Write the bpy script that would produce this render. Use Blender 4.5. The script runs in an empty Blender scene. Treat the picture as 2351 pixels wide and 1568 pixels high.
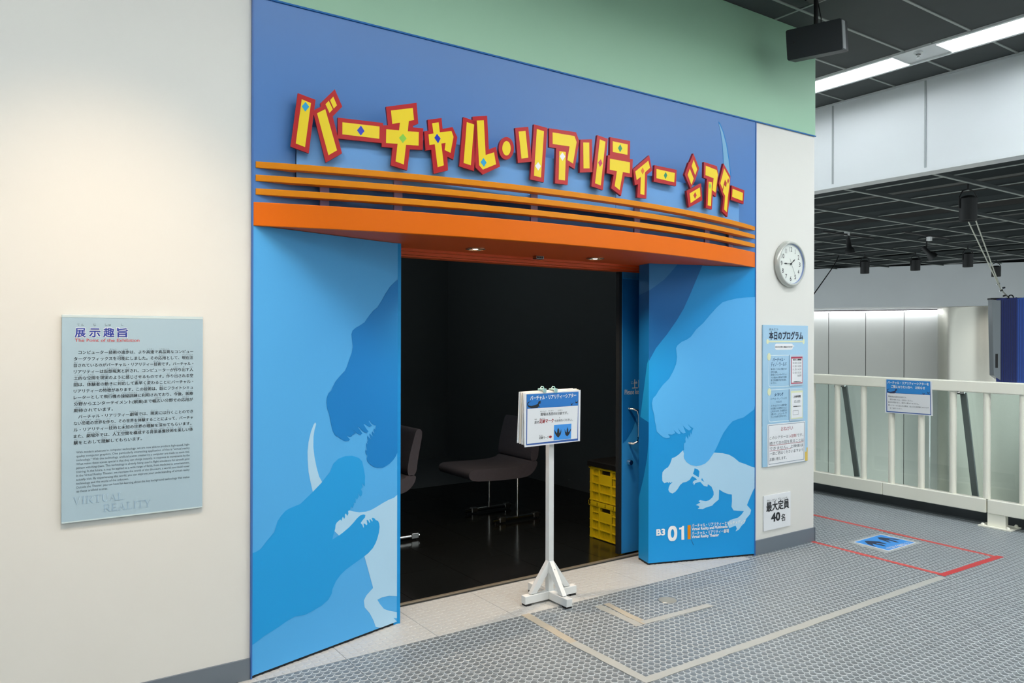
import bpy, math, random
from mathutils import Vector, Matrix
from mathutils.geometry import tessellate_polygon
random.seed(7)
SC = bpy.context.scene
COL = SC.collection
def srgb(r, g, b):
    f = lambda c: (c/255/12.92) if c/255 <= .04045 else ((c/255+.055)/1.055)**2.4
    return (f(r), f(g), f(b), 1.0)

# ------------------------------------------------------------------ camera
F, CX, CY, ROLL, H, Y0 = 1767.0, 1175.5, 775.0, 0.0027, 1.55, 3.535
PH = math.atan2(2564.5, F)
S_, C_ = math.sin(PH), math.cos(PH)
RIGHT, FWD, UP = Vector((S_, -C_, 0)), Vector((C_, S_, 0)), Vector((0, 0, 1))
CAM = Vector((0, -Y0, H))
cd = bpy.data.cameras.new('camera'); cam = bpy.data.objects.new('camera', cd); COL.objects.link(cam)
cd.sensor_fit = 'HORIZONTAL'; cd.sensor_width = 36.0; cd.lens = F/2351*36.0
cd.shift_y = (CY-784.0)/2351.0
cd.clip_start = .05; cd.clip_end = 200
r2, u2 = RIGHT*math.cos(ROLL)+UP*math.sin(ROLL), UP*math.cos(ROLL)-RIGHT*math.sin(ROLL)
cam.matrix_world = Matrix(((r2.x, u2.x, -FWD.x, CAM.x), (r2.y, u2.y, -FWD.y, CAM.y), (r2.z, u2.z, -FWD.z, CAM.z), (0, 0, 0, 1)))
SC.camera = cam

# ------------------------------------------------------------------ light settings
WORLD_COL, WORLD_STR = srgb(205, 215, 218), 1.5
TUBE_STR, TUBE_FILL, TUBE_HDR = 12.0, 17.0, 8.8   # fluorescent diffusers: row before the blue front, added fill rows behind the viewer, row beside the header
SPOT_W = 130.0              # warm wall spot above the information board
DOWN_W = 42.0               # warm downlights in the canopy soffit
ATRIUM_W = 800.0           # can spotlights over the atrium
LED_STR = 13.0              # strip along the far metal wall
SC.view_settings.view_transform = 'Standard'
SC.view_settings.look = 'None'
SC.view_settings.exposure = 0.55
SC.view_settings.gamma = 1.0
SC.view_settings.use_curve_mapping = False
SC.cycles.max_bounces = 6; SC.cycles.diffuse_bounces = 4; SC.cycles.glossy_bounces = 3; SC.cycles.transmission_bounces = 3; SC.cycles.transparent_max_bounces = 6
SC.cycles.use_light_tree = False
SC.cycles.caustics_reflective = False; SC.cycles.caustics_refractive = False
w = bpy.data.worlds.new('world'); SC.world = w; w.use_nodes = True
w.node_tree.nodes['Background'].inputs[0].default_value = WORLD_COL
w.node_tree.nodes['Background'].inputs[1].default_value = WORLD_STR

# ------------------------------------------------------------------ survey: a pixel of the photograph onto a plane of the place
def ray(x, y):
    u, v = (x-CX)/F, (CY-y)/F
    c, s = math.cos(ROLL), math.sin(ROLL)
    return FWD + RIGHT*(c*u-s*v) + UP*(s*u+c*v)
def on_z(x, y, z=0.0):
    d = ray(x, y); return CAM + d*((z-H)/d.z)
def on_y(x, y, Y=0.0):
    d = ray(x, y); return CAM + d*((Y-CAM.y)/d.y)
def on_x(x, y, X):
    d = ray(x, y); return CAM + d*((X-CAM.x)/d.x)
def on_plane(x, y, o, n):
    d = ray(x, y); return CAM + d*((o-CAM).dot(n)/d.dot(n))
def on_d(x, y, depth):
    return CAM + ray(x, y)*depth

# ------------------------------------------------------------------ materials
MATS = {}
def mat(name, col, rough=.5, metal=0.0, noise=0.0, nscale=3.0, spec=.5, bump=0.0, bscale=60.0, emit=0.0, coat=0.0):
    if name in MATS: return MATS[name]
    m = bpy.data.materials.new(name); m.use_nodes = True
    nt = m.node_tree; b = nt.nodes['Principled BSDF']
    c = srgb(*col)
    b.inputs['Base Color'].default_value = c
    b.inputs['Roughness'].default_value = rough
    b.inputs['Metallic'].default_value = metal
    b.inputs['Specular IOR Level'].default_value = spec
    b.inputs['Coat Weight'].default_value = coat
    if emit:
        b.inputs['Emission Color'].default_value = c; b.inputs['Emission Strength'].default_value = emit
    if noise or bump:
        tc = nt.nodes.new('ShaderNodeTexCoord')
    if noise:
        n = nt.nodes.new('ShaderNodeTexNoise'); n.inputs['Scale'].default_value = nscale; n.inputs['Detail'].default_value = 5
        nt.links.new(tc.outputs['Object'], n.inputs['Vector'])
        mr = nt.nodes.new('ShaderNodeMapRange'); mr.inputs['To Min'].default_value = 1-noise; mr.inputs['To Max'].default_value = 1+noise*.6
        nt.links.new(n.outputs['Fac'], mr.inputs['Value'])
        mx = nt.nodes.new('ShaderNodeVectorMath'); mx.operation = 'SCALE'
        mx.inputs[0].default_value = c[:3]
        nt.links.new(mr.outputs[0], mx.inputs['Scale']); nt.links.new(mx.outputs[0], b.inputs['Base Color'])
    if bump:
        n2 = nt.nodes.new('ShaderNodeTexNoise'); n2.inputs['Scale'].default_value = bscale
        nt.links.new(tc.outputs['Object'], n2.inputs['Vector'])
        bp = nt.nodes.new('ShaderNodeBump'); bp.inputs['Strength'].default_value = bump; bp.inputs['Distance'].default_value = .002
        nt.links.new(n2.outputs['Fac'], bp.inputs['Height']); nt.links.new(bp.outputs[0], b.inputs['Normal'])
    if name in ('can_glow', 'bulb', 'led'): m.cycles.emission_sampling = 'NONE'   # tiny lamps: their own lights sit beside them
    MATS[name] = m
    return m
M = lambda n: MATS[n]
mat('wall_white', (226, 226, 220), .55, noise=.03, nscale=1.5, bump=.05, bscale=150)
mat('wall_green', (158, 202, 172), .5, noise=.03, nscale=1.2)
mat('facade_blue_shaded', (66, 122, 190), .40, noise=.03, nscale=1.5, spec=.6)  # shade put into the colour; probably the same paint as the board
mat('board_blue_lit', (106, 162, 222), .4, noise=.02, spec=.35)  # light put into the colour, paler than the front for contrast
mat('trim_blue', (62, 110, 178), .4)
mat('panel_light', (82, 172, 234), .45, noise=.03, nscale=1.3, spec=.25)
mat('panel_right', (28, 150, 220), .45, noise=.03, nscale=1.3, spec=.25)
mat('sil_dark', (16, 124, 198), .45, spec=.25)
mat('sil_mid', (34, 156, 224), .45, spec=.25)
mat('sil_pale', (172, 212, 238), .45, spec=.25)
mat('sil_sky', (88, 178, 240), .45, spec=.25)
mat('sil_deep', (14, 102, 172), .45, spec=.25)
mat('sil_grey', (52, 126, 184), .45, spec=.25)
mat('ink_scuff', (22, 96, 150), .5)
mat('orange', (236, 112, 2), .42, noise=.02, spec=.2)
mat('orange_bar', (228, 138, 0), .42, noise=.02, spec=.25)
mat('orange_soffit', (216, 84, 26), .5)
mat('post_purple', (150, 142, 184), .5)
mat('letter_red', (184, 16, 22), .36, spec=.45)
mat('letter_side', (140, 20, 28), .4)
mat('letter_yellow', (242, 214, 36), .36, spec=.4)
for k, c in dict(cyan=(40, 165, 215), navy=(14, 50, 190), lime=(140, 205, 70), white=(240, 240, 238), crimson=(205, 55, 90), green=(40, 140, 100), orange=(225, 110, 25), red=(200, 45, 45)).items():
    mat('gem_'+k, c, .32)
mat('black', (10, 11, 12), .5)
mat('gap_black', (12, 20, 26), .7)
mat('theatre_black', (74, 80, 82), .7)
mat('theatre_floor', (22, 24, 24), .16, noise=.2, nscale=2.0, bump=.03, bscale=12)
mat('baseboard', (112, 122, 132), .45, noise=.04)
mat('ceiling_dark', (70, 75, 75), .85, noise=.10, nscale=6.0, bump=.2, bscale=220)
mat('ceiling_grid', (150, 156, 152), .5)
mat('fixture_white', (225, 228, 228), .4)
mat('tube_near', (250, 252, 252), .5, emit=TUBE_STR); mat('tube_fill', (250, 252, 252), .5, emit=TUBE_FILL); mat('tube_header', (248, 252, 255), .5, emit=TUBE_HDR)
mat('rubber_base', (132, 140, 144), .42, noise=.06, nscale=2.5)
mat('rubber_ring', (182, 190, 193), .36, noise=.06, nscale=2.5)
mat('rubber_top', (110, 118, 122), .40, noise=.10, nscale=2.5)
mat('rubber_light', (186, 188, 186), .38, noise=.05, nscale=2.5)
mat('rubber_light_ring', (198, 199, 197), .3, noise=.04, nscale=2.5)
mat('concrete_dark', (70, 76, 80), .6, noise=.1)
mat('steel', (170, 172, 170), .28, metal=1.0)
mat('chrome', (215, 215, 212), .12, metal=1.0)
mat('brass', (168, 164, 146), .35, metal=.3)
mat('rail_cream', (246, 245, 231), .35, noise=.02)
mat('stand_white', (226, 228, 226), .5, noise=.05, nscale=9)
mat('paper', (232, 235, 238), .5)
mat('paper_warm', (225, 216, 202), .6)
mat('sign_blue', (22, 118, 200), .4)
mat('sign_frame', (40, 88, 165), .4)
mat('ink', (24, 28, 34), .6)
mat('ink_grey', (92, 100, 108), .6)
mat('ink_red', (170, 30, 40), .6)
mat('ink_white', (240, 242, 244), .5)
mat('ink_navy', (38, 60, 160), .5)
mat('ink_pink', (205, 88, 92), .5)
mat('info_blue', (172, 198, 212), .22, noise=.05, nscale=2.2, coat=.3)
mat('info_edge', (205, 222, 224), .2)
mat('info_emboss', (150, 180, 202), .3)
mat('info_emboss_lit', (192, 216, 228), .3)
mat('poster_blue', (156, 198, 226), .28, coat=.3)
mat('poster_line', (206, 226, 236), .4)
mat('poster_cream', (222, 228, 190), .45)
mat('poster_yellow', (222, 190, 88), .45)
mat('card_red', (178, 60, 86), .4)
mat('acrylic', (182, 204, 222), .12)
mat('clock_rim', (196, 200, 194), .3, metal=.3)
mat('clock_face', (226, 232, 226), .5)
mat('clock_inner', (134, 152, 196), .3)
mat('speaker', (26, 32, 36), .55, bump=.1, bscale=300)
mat('speaker_edge', (150, 156, 158), .3)
mat('crate_yellow', (206, 180, 14), .45)
mat('crate_inner_shaded', (120, 104, 10), .6)  # crate yellow darkened to paint the shade behind the slats
mat('chair_fabric', (76, 74, 82), .9, noise=.15, nscale=40)
mat('tape_grey', (176, 178, 172), .45, noise=.08, nscale=12)
mat('tape_tan', (182, 174, 156), .5, noise=.1, nscale=14)
mat('tape_red', (208, 86, 82), .5, noise=.16, nscale=25)
mat('sticker_blue', (58, 150, 232), .35)
mat('sticker_film', (178, 184, 184), .25)
mat('metal_wall', (190, 192, 188), .4, metal=.1, noise=.05, nscale=.7)
mat('frieze', (196, 202, 206), .6, noise=.10, nscale=.8)
mat('column_metal', (178, 176, 166), .26, metal=.9)
mat('header_white', (206, 212, 215), .36)
mat('header_joint', (150, 158, 160), .4)
mat('lattice', (122, 130, 126), .5)
mat('lattice_dark', (46, 53, 53), .6)
mat('void', (9, 11, 11), .9)
mat('can_black', (20, 22, 23), .5)
mat('can_glow', (235, 238, 238), .5, emit=1.2)
mat('screen_blue', (36, 68, 142), .3, emit=.22)
mat('screen_dark', (16, 26, 48), .3)
mat('screen_frame', (120, 126, 130), .3, metal=.6)
mat('wire', (170, 172, 160), .4)
mat('led', (246, 250, 255), .5, emit=LED_STR)
mat('bulb', (255, 236, 214), .5, emit=16.0)
mat('reflector', (226, 190, 150), .2, metal=.8)
mat('clip', (160, 200, 200), .4)
mat('strut', (104, 114, 112), .4, metal=.2)
def glass_mat():
    m = bpy.data.materials.new('glass'); m.use_nodes = True; nt = m.node_tree
    nt.nodes.remove(nt.nodes['Principled BSDF'])
    tr = nt.nodes.new('ShaderNodeBsdfTransparent'); tr.inputs[0].default_value = (.90, .965, .945, 1)
    gl = nt.nodes.new('ShaderNodeBsdfGlossy'); gl.inputs['Roughness'].default_value = .03
    fr = nt.nodes.new('ShaderNodeFresnel'); fr.inputs['IOR'].default_value = 1.5
    mx = nt.nodes.new('ShaderNodeMixShader')
    nt.links.new(fr.outputs[0], mx.inputs[0]); nt.links.new(tr.outputs[0], mx.inputs[1]); nt.links.new(gl.outputs[0], mx.inputs[2])
    nt.links.new(mx.outputs[0], nt.nodes['Material Output'].inputs[0])
    MATS['glass'] = m
glass_mat()

# ------------------------------------------------------------------ mesh building
class MB:
    def __init__(s): s.v, s.f, s.m = [], [], []
    def face(s, pts, mi=0):
        i = len(s.v); s.v += [tuple(p) for p in pts]; s.f.append(tuple(range(i, i+len(pts)))); s.m.append(mi)
    def box(s, x0, x1, y0, y1, z0, z1, mi=0, fr=None):
        c = [(x0, y0, z0), (x1, y0, z0), (x1, y1, z0), (x0, y1, z0), (x0, y0, z1), (x1, y0, z1), (x1, y1, z1), (x0, y1, z1)]
        if fr: c = [fr.p(*q) for q in c]
        i = len(s.v); s.v += [tuple(p) for p in c]
        for q in ((0, 3, 2, 1), (4, 5, 6, 7), (0, 1, 5, 4), (1, 2, 6, 5), (2, 3, 7, 6), (3, 0, 4, 7)):
            s.f.append(tuple(i+k for k in q)); s.m.append(mi)
        return s
    def bar(s, a, b, w, h, up=(0, 0, 1), mi=0):
        a, b = Vector(a), Vector(b); d = (b-a).normalized(); up = Vector(up)
        n = d.cross(up).normalized(); u = n.cross(d).normalized()
        c = [q+n*(sx*w/2)+u*(sz*h/2) for q in (a, b) for sx, sz in ((-1, -1), (1, -1), (1, 1), (-1, 1))]
        i = len(s.v); s.v += [tuple(p) for p in c]
        for q in ((0, 1, 2, 3), (7, 6, 5, 4), (0, 4, 5, 1), (1, 5, 6, 2), (2, 6, 7, 3), (3, 7, 4, 0)):
            s.f.append(tuple(i+k for k in q)); s.m.append(mi)
        return s
    def tube(s, path, r, n=12, mi=0, cap=True):
        path = [Vector(p) for p in path]; rings = []
        rr = r if isinstance(r, (list, tuple)) else [r]*len(path)
        for k, p in enumerate(path):
            d = (path[min(k+1, len(path)-1)]-path[max(k-1, 0)]).normalized()
            a = Vector((0, 0, 1)) if abs(d.z) < .9 else Vector((1, 0, 0))
            x = d.cross(a).normalized(); y = d.cross(x).normalized()
            i = len(s.v); rings.append(i)
            s.v += [tuple(p+(x*math.cos(2*math.pi*j/n)+y*math.sin(2*math.pi*j/n))*rr[k]) for j in range(n)]
        for a, b in zip(rings, rings[1:]):
            for j in range(n):
                s.f.append((a+j, a+(j+1) % n, b+(j+1) % n, b+j)); s.m.append(mi)
        if cap:
            s.f.append(tuple(reversed(range(rings[0], rings[0]+n)))); s.m.append(mi)
            s.f.append(tuple(range(rings[-1], rings[-1]+n))); s.m.append(mi)
        return s
    def lathe(s, prof, o, ax, ux, n=32, mi=0):   # prof: (radius, height along ax)
        o, ax, ux = Vector(o), Vector(ax).normalized(), Vector(ux).normalized(); uy = ax.cross(ux)
        rings = []
        for r, h in prof:
            i = len(s.v); rings.append(i)
            s.v += [tuple(o+ax*h+(ux*math.cos(2*math.pi*j/n)+uy*math.sin(2*math.pi*j/n))*r) for j in range(n)]
        for a, b in zip(rings, rings[1:]):
            for j in range(n):
                s.f.append((a+j, a+(j+1) % n, b+(j+1) % n, b+j)); s.m.append(mi)
        return s
    def plate(s, pts, fr, d0, d1, mi=0, ms=None, back=False):   # polygon pts (u,v) in frame; extruded from d0 to d1 along the normal
        ms = mi if ms is None else ms
        P = [fr.p(a, b, d1) for a, b in pts]
        area = sum(pts[k][0]*pts[(k+1) % len(pts)][1]-pts[(k+1) % len(pts)][0]*pts[k][1] for k in range(len(pts)))
        i = len(s.v); s.v += [tuple(p) for p in P]
        for t in tessellate_polygon([[Vector((a, b, 0)) for a, b in pts]]):
            a, b, c = t
            A = (pts[b][0]-pts[a][0])*(pts[c][1]-pts[a][1])-(pts[c][0]-pts[a][0])*(pts[b][1]-pts[a][1])
            s.f.append((i+a, i+b, i+c) if A > 0 else (i+a, i+c, i+b)); s.m.append(mi)
        if d0 != d1:
            j = len(s.v); n = len(pts)
            s.v += [tuple(fr.p(a, b, d1)) for a, b in pts]+[tuple(fr.p(a, b, d0)) for a, b in pts]
            for k in range(n):
                q = (j+k, j+n+k, j+n+(k+1) % n, j+(k+1) % n)
                s.f.append(q if area > 0 else q[::-1]); s.m.append(ms)
        return s
    def mesh(s, name, mats, smooth=False):
        me = bpy.data.meshes.new(name); me.from_pydata(s.v, [], s.f)
        for m in (mats if isinstance(mats, (list, tuple)) else [mats]): me.materials.append(MATS[m] if isinstance(m, str) else m)
        me.polygons.foreach_set('material_index', s.m)
        if smooth:
            me.polygons.foreach_set('use_smooth', [True]*len(me.polygons)); me.set_sharp_from_angle(angle=math.radians(40))
        me.update(); return me
    def build(s, name, mats, parent=None, smooth=False, bevel=0, **kw):
        return link(name, s.mesh(name, mats, smooth), parent, bevel, **kw)
def tag(o, label=None, cat=None, group=None, kind=None):
    if label: o['label'] = label
    if cat: o['category'] = cat
    if group: o['group'] = group
    if kind: o['kind'] = kind
    return o
def link(name, data, parent=None, bevel=0, **kw):
    o = bpy.data.objects.new(name, data); COL.objects.link(o)
    if parent:
        o.parent = parent; o.matrix_parent_inverse = parent.matrix_world.inverted() if parent.type != 'EMPTY' or True else Matrix()
    if bevel:
        m = o.modifiers.new('bevel', 'BEVEL'); m.width = bevel; m.segments = 2; m.limit_method = 'ANGLE'; m.angle_limit = math.radians(50)
    return tag(o, **kw)
def empty(name, loc, **kw):
    o = bpy.data.objects.new(name, None); COL.objects.link(o); o.empty_display_size = .1
    o.matrix_world = Matrix.Translation(Vector(loc)); return tag(o, **kw)
class Fr:   # a frame: origin, u (right), v (up), n (outwards)
    def __init__(s, o, u, v=(0, 0, 1)):
        s.o, s.u, s.v = Vector(o), Vector(u).normalized(), Vector(v).normalized(); s.n = s.u.cross(s.v)
    def p(s, a, b, d=0.0): return s.o+s.u*a+s.v*b+s.n*d
    def uv(s, P): q = P-s.o; return (q.dot(s.u), q.dot(s.v))
    def px(s, x, y, d=0.0): return s.uv(on_plane(x, y, s.o+s.n*d, s.n))
    def pxs(s, pts, d=0.0): return [s.px(x, y, d) for x, y in pts]
TXT = bpy.data.curves.new('writing', 'FONT'); TXO = bpy.data.objects.new('writing', TXT)
def glyphs(body, bold=0.0, res=2):
    TXT.body = body; TXT.size = 1; TXT.offset = bold; TXT.resolution_u = res; TXT.align_x = 'LEFT'
    me = bpy.data.meshes.new_from_object(TXO)
    vs = [(v.co.x, v.co.y) for v in me.vertices]; fs = [tuple(p.vertices) for p in me.polygons]
    bpy.data.meshes.remove(me); return vs, fs
GC = {}
def text(mb, fr, body, u, v, size, width=None, d=.001, bold=0.0, mi=0, res=2, squash=None, align='L', slant=0.0):
    if (body, res) not in GC: GC[(body, res)] = glyphs(body, 0.0, res)
    vs, fs = GC[(body, res)]
    if not vs: return mb
    x0, x1 = min(a for a, _ in vs)-bold, max(a for a, _ in vs)+bold
    sx = width/(x1-x0) if width else (squash or 1)*size
    if align == 'C': u = u-(x1-x0)*sx/2
    hits = [(0, 0)] if bold < .006 else ([(-bold, 0), (bold, 0)] if bold < .015 else [(-bold, -bold), (bold, -bold), (bold, bold), (-bold, bold), (0, 0)])
    for hk, (bx, by) in enumerate(hits):
        i = len(mb.v)
        mb.v += [tuple(fr.p(u+(a+bx-x0)*sx+slant*b*size, v+(b+by)*size, d+hk*.00012)) for a, b in vs]
        for f in fs:
            A = 0
            for k in range(len(f)):
                p, q = vs[f[k]], vs[f[(k+1) % len(f)]]; A += p[0]*q[1]-q[0]*p[1]
            mb.f.append(tuple(i+k for k in (f if A > 0 else f[::-1]))); mb.m.append(mi)
    return mb
def rect(u0, u1, v0, v1): return [(u0, v0), (u1, v0), (u1, v1), (u0, v1)]
def rrect(u0, u1, v0, v1, r, n=5):
    out = []
    for cx, cy, a0 in ((u1-r, v1-r, 0), (u0+r, v1-r, 90), (u0+r, v0+r, 180), (u1-r, v0+r, 270)):
        out += [(cx+r*math.cos(math.radians(a0+90*k/n)), cy+r*math.sin(math.radians(a0+90*k/n))) for k in range(n+1)]
    return out
def ell(cx, cy, rx, ry, n=28): return [(cx+rx*math.cos(2*math.pi*k/n), cy+ry*math.sin(2*math.pi*k/n)) for k in range(n)]
def ring(mb, fr, outer, inner, d, mi=0):
    n = len(outer); i = len(mb.v)
    mb.v += [tuple(fr.p(a, b, d)) for a, b in outer]+[tuple(fr.p(a, b, d)) for a, b in inner]
    for k in range(n): mb.f.append((i+k, i+(k+1) % n, i+n+(k+1) % n, i+n+k)); mb.m.append(mi)
def zoom(pts, ox, oy, s): return [(ox+x/s, oy+y/s) for x, y in pts]

# ================================================================== THE SETTING
ZC = 3.872            # ceiling
ZB = 3.095            # top of the blue front
XL, XR, XE = 1.005, 4.543, 5.244   # blue front from / to, end of the white wall
WALLF = Fr((0, 0, 0), (1, 0, 0))   # front faces -Y
# --- floors
floor = MB().box(-5, 7.04, -9, 3.2, -.25, -.006).build('floor', 'concrete_dark', kind='structure')
TP = .0385; TN = 13; TS = TP*TN
def stud_tile():
    mb = MB(); g = .0012
    mb.face([(g, g, 0), (TS-g, g, 0), (TS-g, TS-g, 0), (g, TS-g, 0)], 0)
    for a, b in (((g, g), (TS-g, g)), ((TS-g, g), (TS-g, TS-g)), ((TS-g, TS-g), (g, TS-g)), ((g, TS-g), (g, g))):
        mb.face([(b[0], b[1], 0), (a[0], a[1], 0), (a[0], a[1], -.006), (b[0], b[1], -.006)], 0)
    n = 14
    for i in range(TN):
        for j in range(TN):
            cx, cy = (i+.5)*TP, (j+.5)*TP; k0 = len(mb.v)
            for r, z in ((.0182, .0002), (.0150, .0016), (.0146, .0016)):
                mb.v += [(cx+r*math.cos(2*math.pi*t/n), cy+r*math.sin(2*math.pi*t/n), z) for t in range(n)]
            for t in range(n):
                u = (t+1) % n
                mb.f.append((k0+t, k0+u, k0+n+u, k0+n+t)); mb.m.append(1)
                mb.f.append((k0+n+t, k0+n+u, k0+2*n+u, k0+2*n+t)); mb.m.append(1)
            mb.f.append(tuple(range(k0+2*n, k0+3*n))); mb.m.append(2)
    return mb
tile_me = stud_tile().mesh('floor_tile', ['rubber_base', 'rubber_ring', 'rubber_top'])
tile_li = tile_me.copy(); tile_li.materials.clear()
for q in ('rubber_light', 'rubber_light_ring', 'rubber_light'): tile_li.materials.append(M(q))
X00, Y00 = 1.95, -.035
for i in range(-7, 11):
    for j in range(-7, 7):
        x, y = X00+i*TS, Y00+j*TS
        if x > 7.04-TS+.3 or x+TS < -1.2: continue
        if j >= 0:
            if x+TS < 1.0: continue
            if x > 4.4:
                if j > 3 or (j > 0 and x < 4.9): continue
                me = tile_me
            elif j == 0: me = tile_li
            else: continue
        else: me = tile_me
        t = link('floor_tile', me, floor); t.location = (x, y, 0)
        if x+TS > 7.04: t.scale = ((7.04-x)/TS, 1, 1)
# --- plain walls and baseboards
MB().box(-5, XL, .012, .2, 0, ZB).build('wall_left', 'wall_white', kind='structure')
MB().box(XR, XE, .004, .2, 0, ZB).build('wall_right', 'wall_white', kind='structure')
MB().box(XE-.15, XE, .2, 3.2, 0, ZC).build('wall_corridor', 'wall_white', kind='structure')
MB().box(-5, XE+.004, .0, .2, ZB, ZC).build('wall_upper', 'wall_green', kind='structure')
MB().box(-5, XE+.006, -.006, .0, ZB-.004, ZB+.004).build('trim_1', 'sil_deep', kind='structure')
MB().box(-5, XL-.002, .002, .012, 0, .095).build('baseboard_left', 'baseboard', kind='structure')
bb = MB(); bb.box(XR+.004, XE+.004, -.006, .004, 0, .105); bb.box(XE, XE+.01, -.006, 3.2, 0, .105)
bb.build('baseboard_right', 'baseboard', kind='structure')
MB().box(-5, 7.1, -9.1, -9, -.1, ZC).build('wall_back', 'wall_white', kind='structure')
MB().box(-5.1, -5, -9, .2, -.1, ZC).build('wall_side', 'wall_white', kind='structure')
# --- blue front above the doorway, in sheets
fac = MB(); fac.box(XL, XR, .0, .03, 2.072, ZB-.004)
fac = fac.build('wall_front', 'facade_blue_shaded', kind='structure')
MB().box(XL-.001, XL+.006, -.004, .03, 0.0, ZB-.004).build('trim_2', 'trim_blue', kind='structure')
MB().box(XR-.004, XR+.003, -.004, .03, 0.0, ZB-.004).build('trim_3', 'trim_blue', kind='structure')
# crescent outline painted high on the blue front
ho = zoom([(1364, -10), (1397, 150), (1422, 330), (1434, 480), (1438, 640), (1560, 830), (1551, 760), (1530, 560), (1494, 340), (1446, 150), (1390, 12)], 1440, 280, 6.533)
hi = zoom([(1372, 30), (1402, 150), (1428, 330), (1440, 480), (1446, 640), (1546, 820), (1538, 760), (1517, 560), (1482, 340), (1432, 150), (1385, 40)], 1440, 280, 6.533)
MB().plate(WALLF.pxs(ho), WALLF, .0005, .0008).build('painted_outline', 'sil_dark', fac)
MB().plate(WALLF.pxs(hi), WALLF, .001, .0013).build('painted_horn', mat('horn', (112, 170, 208), .38), fac)

# --- ceiling: slabs, tiles, grid bars
FILL_ROWX = (5.3, 1.8, -2.2)      # unseen strips added behind the viewer to brighten rail and lower walls
XF = (6.14, 6.48)
cs = MB()
for a in [(-5, -.785, -1.38, .2), (-.785, 6.14, -1.38, -1.225), (6.48, 6.95, -9, -1.225), (3.37, 6.14, 1.325, 3.2), (6.48, 6.95, 1.325, 3.2), (-5, -2.37, -9, -1.72), (-2.37, -2.03, -2.6, -1.72), (-2.03, 1.63, -9, -1.72), (1.63, 1.97, -2.6, -1.72), (1.97, 5.13, -9, -1.72), (5.47, 6.14, -9, -1.72), (5.13, 5.47, -2.6, -1.72)]:
    cs.box(*a, ZC, ZC+.15)
ceiling = cs.build('ceiling', 'ceiling_dark', kind='structure')
ys = [-1.225+.51*k for k in range(6)]
ctm = {}
for x0, x1 in ((-.785, .6), (.6, 1.985), (1.985, 3.37), (3.37, 4.755), (4.755, 6.14), (6.48, 6.95)):
    wd = round(x1-x0, 3)
    if wd not in ctm:
        ctm[wd] = MB().box(.006, x1-x0-.006, .006, .504, .004, .02).mesh('ceiling_tile', 'ceiling_dark')
    for y in ys[:-1]:
        if y > .1 and x0 < 4: continue
        t = link('ceiling_tile', ctm[wd], ceiling); t.location = (x0, y, ZC)
for x0, x1 in ((-.785, 3.37), (3.37, 6.135), (6.485, 6.95)):
    for y in ys:
        if y > .1 and x0 < 0: continue
        MB().box(x0, x1, y-.009, y+.009, ZC-.003, ZC+.03).build('grid_bar', 'ceiling_grid', ceiling)
for x in (-.785, .6, 1.985, 3.37, 4.755): MB().box(x-.009, x+.009, ys[0], ys[-1] if x > 4 else .1, ZC-.002, ZC+.03).build('grid_bar', 'ceiling_grid', ceiling)
# --- recessed fluorescent lights
def fluorescent(along, a0, a1, c, label, group, glow='tube_header'):   # along 'x' or 'y'
    n = 'ceiling_light'
    o = empty(n, (a0, c, ZC) if along == 'x' else (c, a0, ZC), label=label, cat='ceiling light', group=group)
    fr = Fr((0, 0, 0), (1, 0, 0)) if along == 'x' else None
    W = .17
    def bx(m, l0, l1, s0, s1, z0, z1, mi=0):
        if along == 'x': m.box(l0, l1, c+s0, c+s1, z0, z1, mi)
        else: m.box(c+s0, c+s1, l0, l1, z0, z1, mi)
    h = MB(); bx(h, a0, a1, -W, -W+.03, ZC-.012, ZC+.07); bx(h, a0, a1, W-.03, W, ZC-.012, ZC+.07); bx(h, a0, a1, -W, W, ZC+.08, ZC+.12)
    bx(h, a0, a0+.012, -W, W, ZC-.006, ZC+.08); bx(h, a1-.012, a1, -W, W, ZC-.006, ZC+.08)
    h.build('housing', 'fixture_white', o)
    g = MB(); bx(g, a0+.014, a1-.014, -W+.032, W-.032, ZC+.045, ZC+.075)
    g.build('diffuser', glow, o)
    return o
def blank(along, a0, a1, c, name, label):
    m = MB()
    if along == 'x': m.box(a0, a1, c-.17, c+.17, ZC-.006, ZC+.05)
    else:
        m.box(c-.17, c+.17, a0, a1, ZC+.002, ZC+.05); m.box(c-.17, c-.145, a0, a1, ZC-.012, ZC+.002); m.box(c+.145, c+.17, a0, a1, ZC-.012, ZC+.002)
    return m.build(name, 'fixture_white', label=label, cat='panel')
fluorescent('y', -.09, 1.32, 6.31, 'lit fluorescent ceiling strip running behind the end of the green wall', 'ceiling light strip beside the white header')
fluorescent('y', -1.83, -.42, 6.31, 'lit fluorescent ceiling strip leaving the photo at the upper right', 'ceiling light strip beside the white header')
bp_ = empty('ceiling_panel', (6.31, -.255, ZC), label='blank white panel with a sprinkler between the two lit ceiling strips', cat='panel')
blank('y', -.42, -.09, 6.31, 'cover', None).parent = bp_
bpy.data.objects['cover'].matrix_parent_inverse = bp_.matrix_world.inverted(); del bpy.data.objects['cover']['category']
fluorescent('y', -8.9, -1.90, 6.31, 'lit fluorescent ceiling strip continuing the header row behind the viewer', 'ceiling light strips beyond the photo')
fluorescent('y', 1.50, 3.1, 6.31, 'lit fluorescent ceiling strip at the far end of the header row', 'ceiling light strips beyond the photo')
fluorescent('x', -2.0, 6.0, -1.55, 'long lit fluorescent ceiling strip parallel to the blue front', 'ceiling light strips beyond the photo', 'tube_near')
MB().box(-5, 6.14, -1.72, -1.38, ZC+.12, ZC+.16).build('ceiling_cover', 'ceiling_dark', ceiling)
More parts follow.
